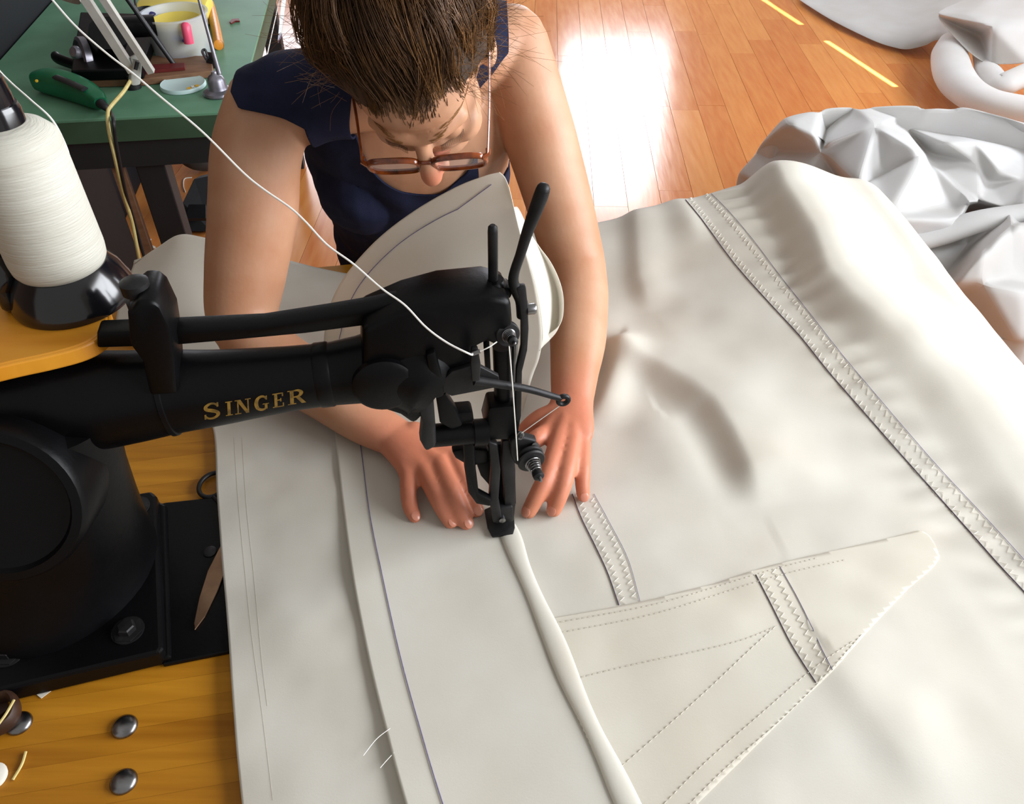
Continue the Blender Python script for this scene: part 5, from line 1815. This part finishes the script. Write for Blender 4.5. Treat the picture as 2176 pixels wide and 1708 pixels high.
for md in range(1):
    s1 = heap.modifiers.new('sub', 'SUBSURF')
    s1.subdivision_type = 'SIMPLE'
    s1.levels = s1.render_levels = 4
    s2 = heap.modifiers.new('soft', 'SMOOTH')
    s2.factor = 0.5
    s2.iterations = 42
heap.modifiers.new('thick', 'SOLIDIFY').thickness = 0.002
# rolled edges that lie on the heap
def roll(pts, rad, name='rolled_edge', parent=heap, mat='canvas_white', flat=0.7):
    P = cat([Z(x, y, z) for x, y, z in pts], 30)
    R = np.interp(np.linspace(0, len(rad) - 1, 30), range(len(rad)), rad)
    return obj(name, tube(P, [(a, a * flat) for a in R], n=18, up=EZ), mat, parent)


roll([(1900, 520, .30), (1945, 510, .31), (2010, 492, .33), (2090, 468, .36), (2190, 452, .37)], [0.040, 0.042, 0.042, 0.038, 0.036])
# sheet on the floor at the top right
sh = [(1695, -4, .03), (1712, 8, .03), (1760, 38, .03), (1810, 64, .028), (1862, 88, .025), (1900, 100, .022), (1928, 104, .03), (1965, 96, .05), (1985, 86, .07), (2010, 82, .08), (2030, 78, .10)]
rows_ = []
fr_ = cat([Z(*p) for p in sh], 40)
bk_ = cat([Z(1700, -120, .02), Z(1900, -120, .04), Z(2080, -60, .08)], 40)
rowsS = []
for k in np.linspace(0, 1, 14):
    rr_ = fr_ * (1 - k) + bk_ * k
    rr_[:, 2] += 0.05 * math.sin(k * math.pi) * np.linspace(0.1, 0.6, 40)
    rowsS.append(rr_)
GS = np.array(rowsS)
sheet = obj('canvas_sheet', (GS.reshape(-1, 3), grid_faces(14, 40)), 'canvas_white')
tag(sheet, 'flat white canvas sheet on the floor in the top right corner', 'canvas sheet')
solidify(sheet, 0.002)
# folded flap over the sheet, and a thick roll below it
fd = {'A': (1980, 29, .22), 'B': (2015, 15, .24), 'C': (2190, -60, .34), 'D': (2045, 100, .16), 'E': (2070, 122, .14), 'F': (2104, 142, .12), 'G': (2190, 140, .16), 'H': (2108, 56, .27), 'I': (2190, 40, .30), 'J': (2085, 78, .16), 'K': (2060, 28, .27), 'L': (2240, 60, .3)}
kk = list(fd)
k2 = {k: i for i, k in enumerate(kk)}
r = delaunay_2d_cdt([Vector((fd[k][0], -fd[k][1])) for k in kk], [(k2[a], k2[b]) for a, b in ('AH', 'HI', 'HJ', 'AD', 'DE', 'EF', 'FG', 'AB', 'BC', 'HF')], [], 0, 1e-3)
flap = obj('canvas_flap', ([Z(*fd[kk[s[0]]]) for s in r[3]], [list(t) for t in r[2]]), 'canvas_white', sheet)
s1 = flap.modifiers.new('sub', 'SUBSURF')
s1.subdivision_type = 'SIMPLE'
s1.levels = s1.render_levels = 4
s2 = flap.modifiers.new('soft', 'SMOOTH')
s2.iterations = 24
flap.modifiers.new('thick', 'SOLIDIFY').thickness = 0.002
roll([(2025, 88, .10), (2018, 120, .10), (2030, 165, .10), (2060, 198, .11), (2110, 222, .12), (2200, 240, .13)], [0.065, 0.085, 0.09, 0.085, 0.08, 0.08], parent=sheet)
roll([(2085, 115, .09), (2100, 150, .10), (2125, 180, .12), (2150, 172, .14), (2200, 150, .16)], [0.04, 0.055, 0.06, 0.06, 0.06], parent=sheet)

# ================================================================== SMALL THINGS ON THE TABLE
scis = thing('scissors', Z(440, 1180, BEDZ), 'steel scissors half hidden under the canvas edge', 'scissors')
bz = BEDZ + 0.0008
obj('blade', prism([Z(415, 1340, bz), Z(413, 1326, bz), Z(424, 1272, bz), Z(442, 1215, bz), Z(470, 1160, bz), Z(500, 1150, bz), Z(482, 1210, bz), Z(462, 1258, bz), Z(436, 1312, bz)], (0, 0, 0.0022), 0.0006), 'blade', scis, smooth=False)
ringc = Z(452, 1030, TZ + 0.005)
obj('finger_ring', tube([ringc + np.array([0.017 * math.cos(a), 0.021 * math.sin(a), 0]) for a in np.linspace(0, 2 * math.pi, 30)], 0.0030, n=10), 'steel_dark', scis)
obj('shank', tube([ringc + [0.006, -0.02, 0], Z(492, 1100, TZ + 0.0085), Z(492, 1160, BEDZ + 0.0014)], [0.003, 0.002, 0.0012], n=8), 'steel_dark', scis)
scr = obj('screw_head', lathe([(0.008, 0), (0.008, 0.001), (0.006, 0.002), (0.0002, 0.0022)], Z(446, 1172, BEDZ + 0.0003), n=20), 'steel_dark', mach)
pc = obj('paper_scrap', prism([Z(60, 1462, TZ + 0.0005), Z(122, 1446, TZ + 0.0005), Z(128, 1454, TZ + 0.0005), Z(88, 1484, TZ + 0.0005)], (0, 0, 0.0006)), 'paper', smooth=False)
tag(pc, 'white paper scrap poking out from under the machine foot', 'scrap')
st_ = thing('leather_strap', Z(10, 1515, TZ), 'dark brown leather loop at the left edge near the bolts', 'strap')
obj('strap_loop', tube(cat([Z(-25, 1490, TZ + 0.012), Z(20, 1478, TZ + 0.014), Z(34, 1500, TZ + 0.014), Z(25, 1530, TZ + 0.012), Z(-5, 1550, TZ + 0.012), Z(-40, 1560, TZ + 0.012)], 24), [(0.004, 0.010)] * 24, n=10, up=EZ), 'leather', st_)
obj('strap_lining', prism([Z(-20, 1500, TZ + 0.001), Z(18, 1490, TZ + 0.001), Z(24, 1510, TZ + 0.001), Z(-20, 1545, TZ + 0.001)], (0, 0, 0.006)), 'leather', st_, smooth=False)
for pts, lab in (([(30, 1487, .774), (12, 1518, .774), (-8, 1545, .772)], 'cream cord end lying across the leather loop'), ([(55, 1597, .7515), (46, 1625, .7515), (27, 1657, .7515)], 'short cream cord end lying alone on the wood')):
    tag(obj('cord_end', tube(cat([Z(*p) for p in pts], 10), 0.0014, n=6), 'cord_yellow'), lab, 'cord')
wb_ = obj('white_button', lathe([(0.013, 0), (0.0135, 0.003), (0.011, 0.0045), (0.0002, 0.004)], Z(-14, 1652, TZ + 0.0002), n=24), 'paper')
tag(wb_, 'white button at the left picture edge below the bolts', 'button')
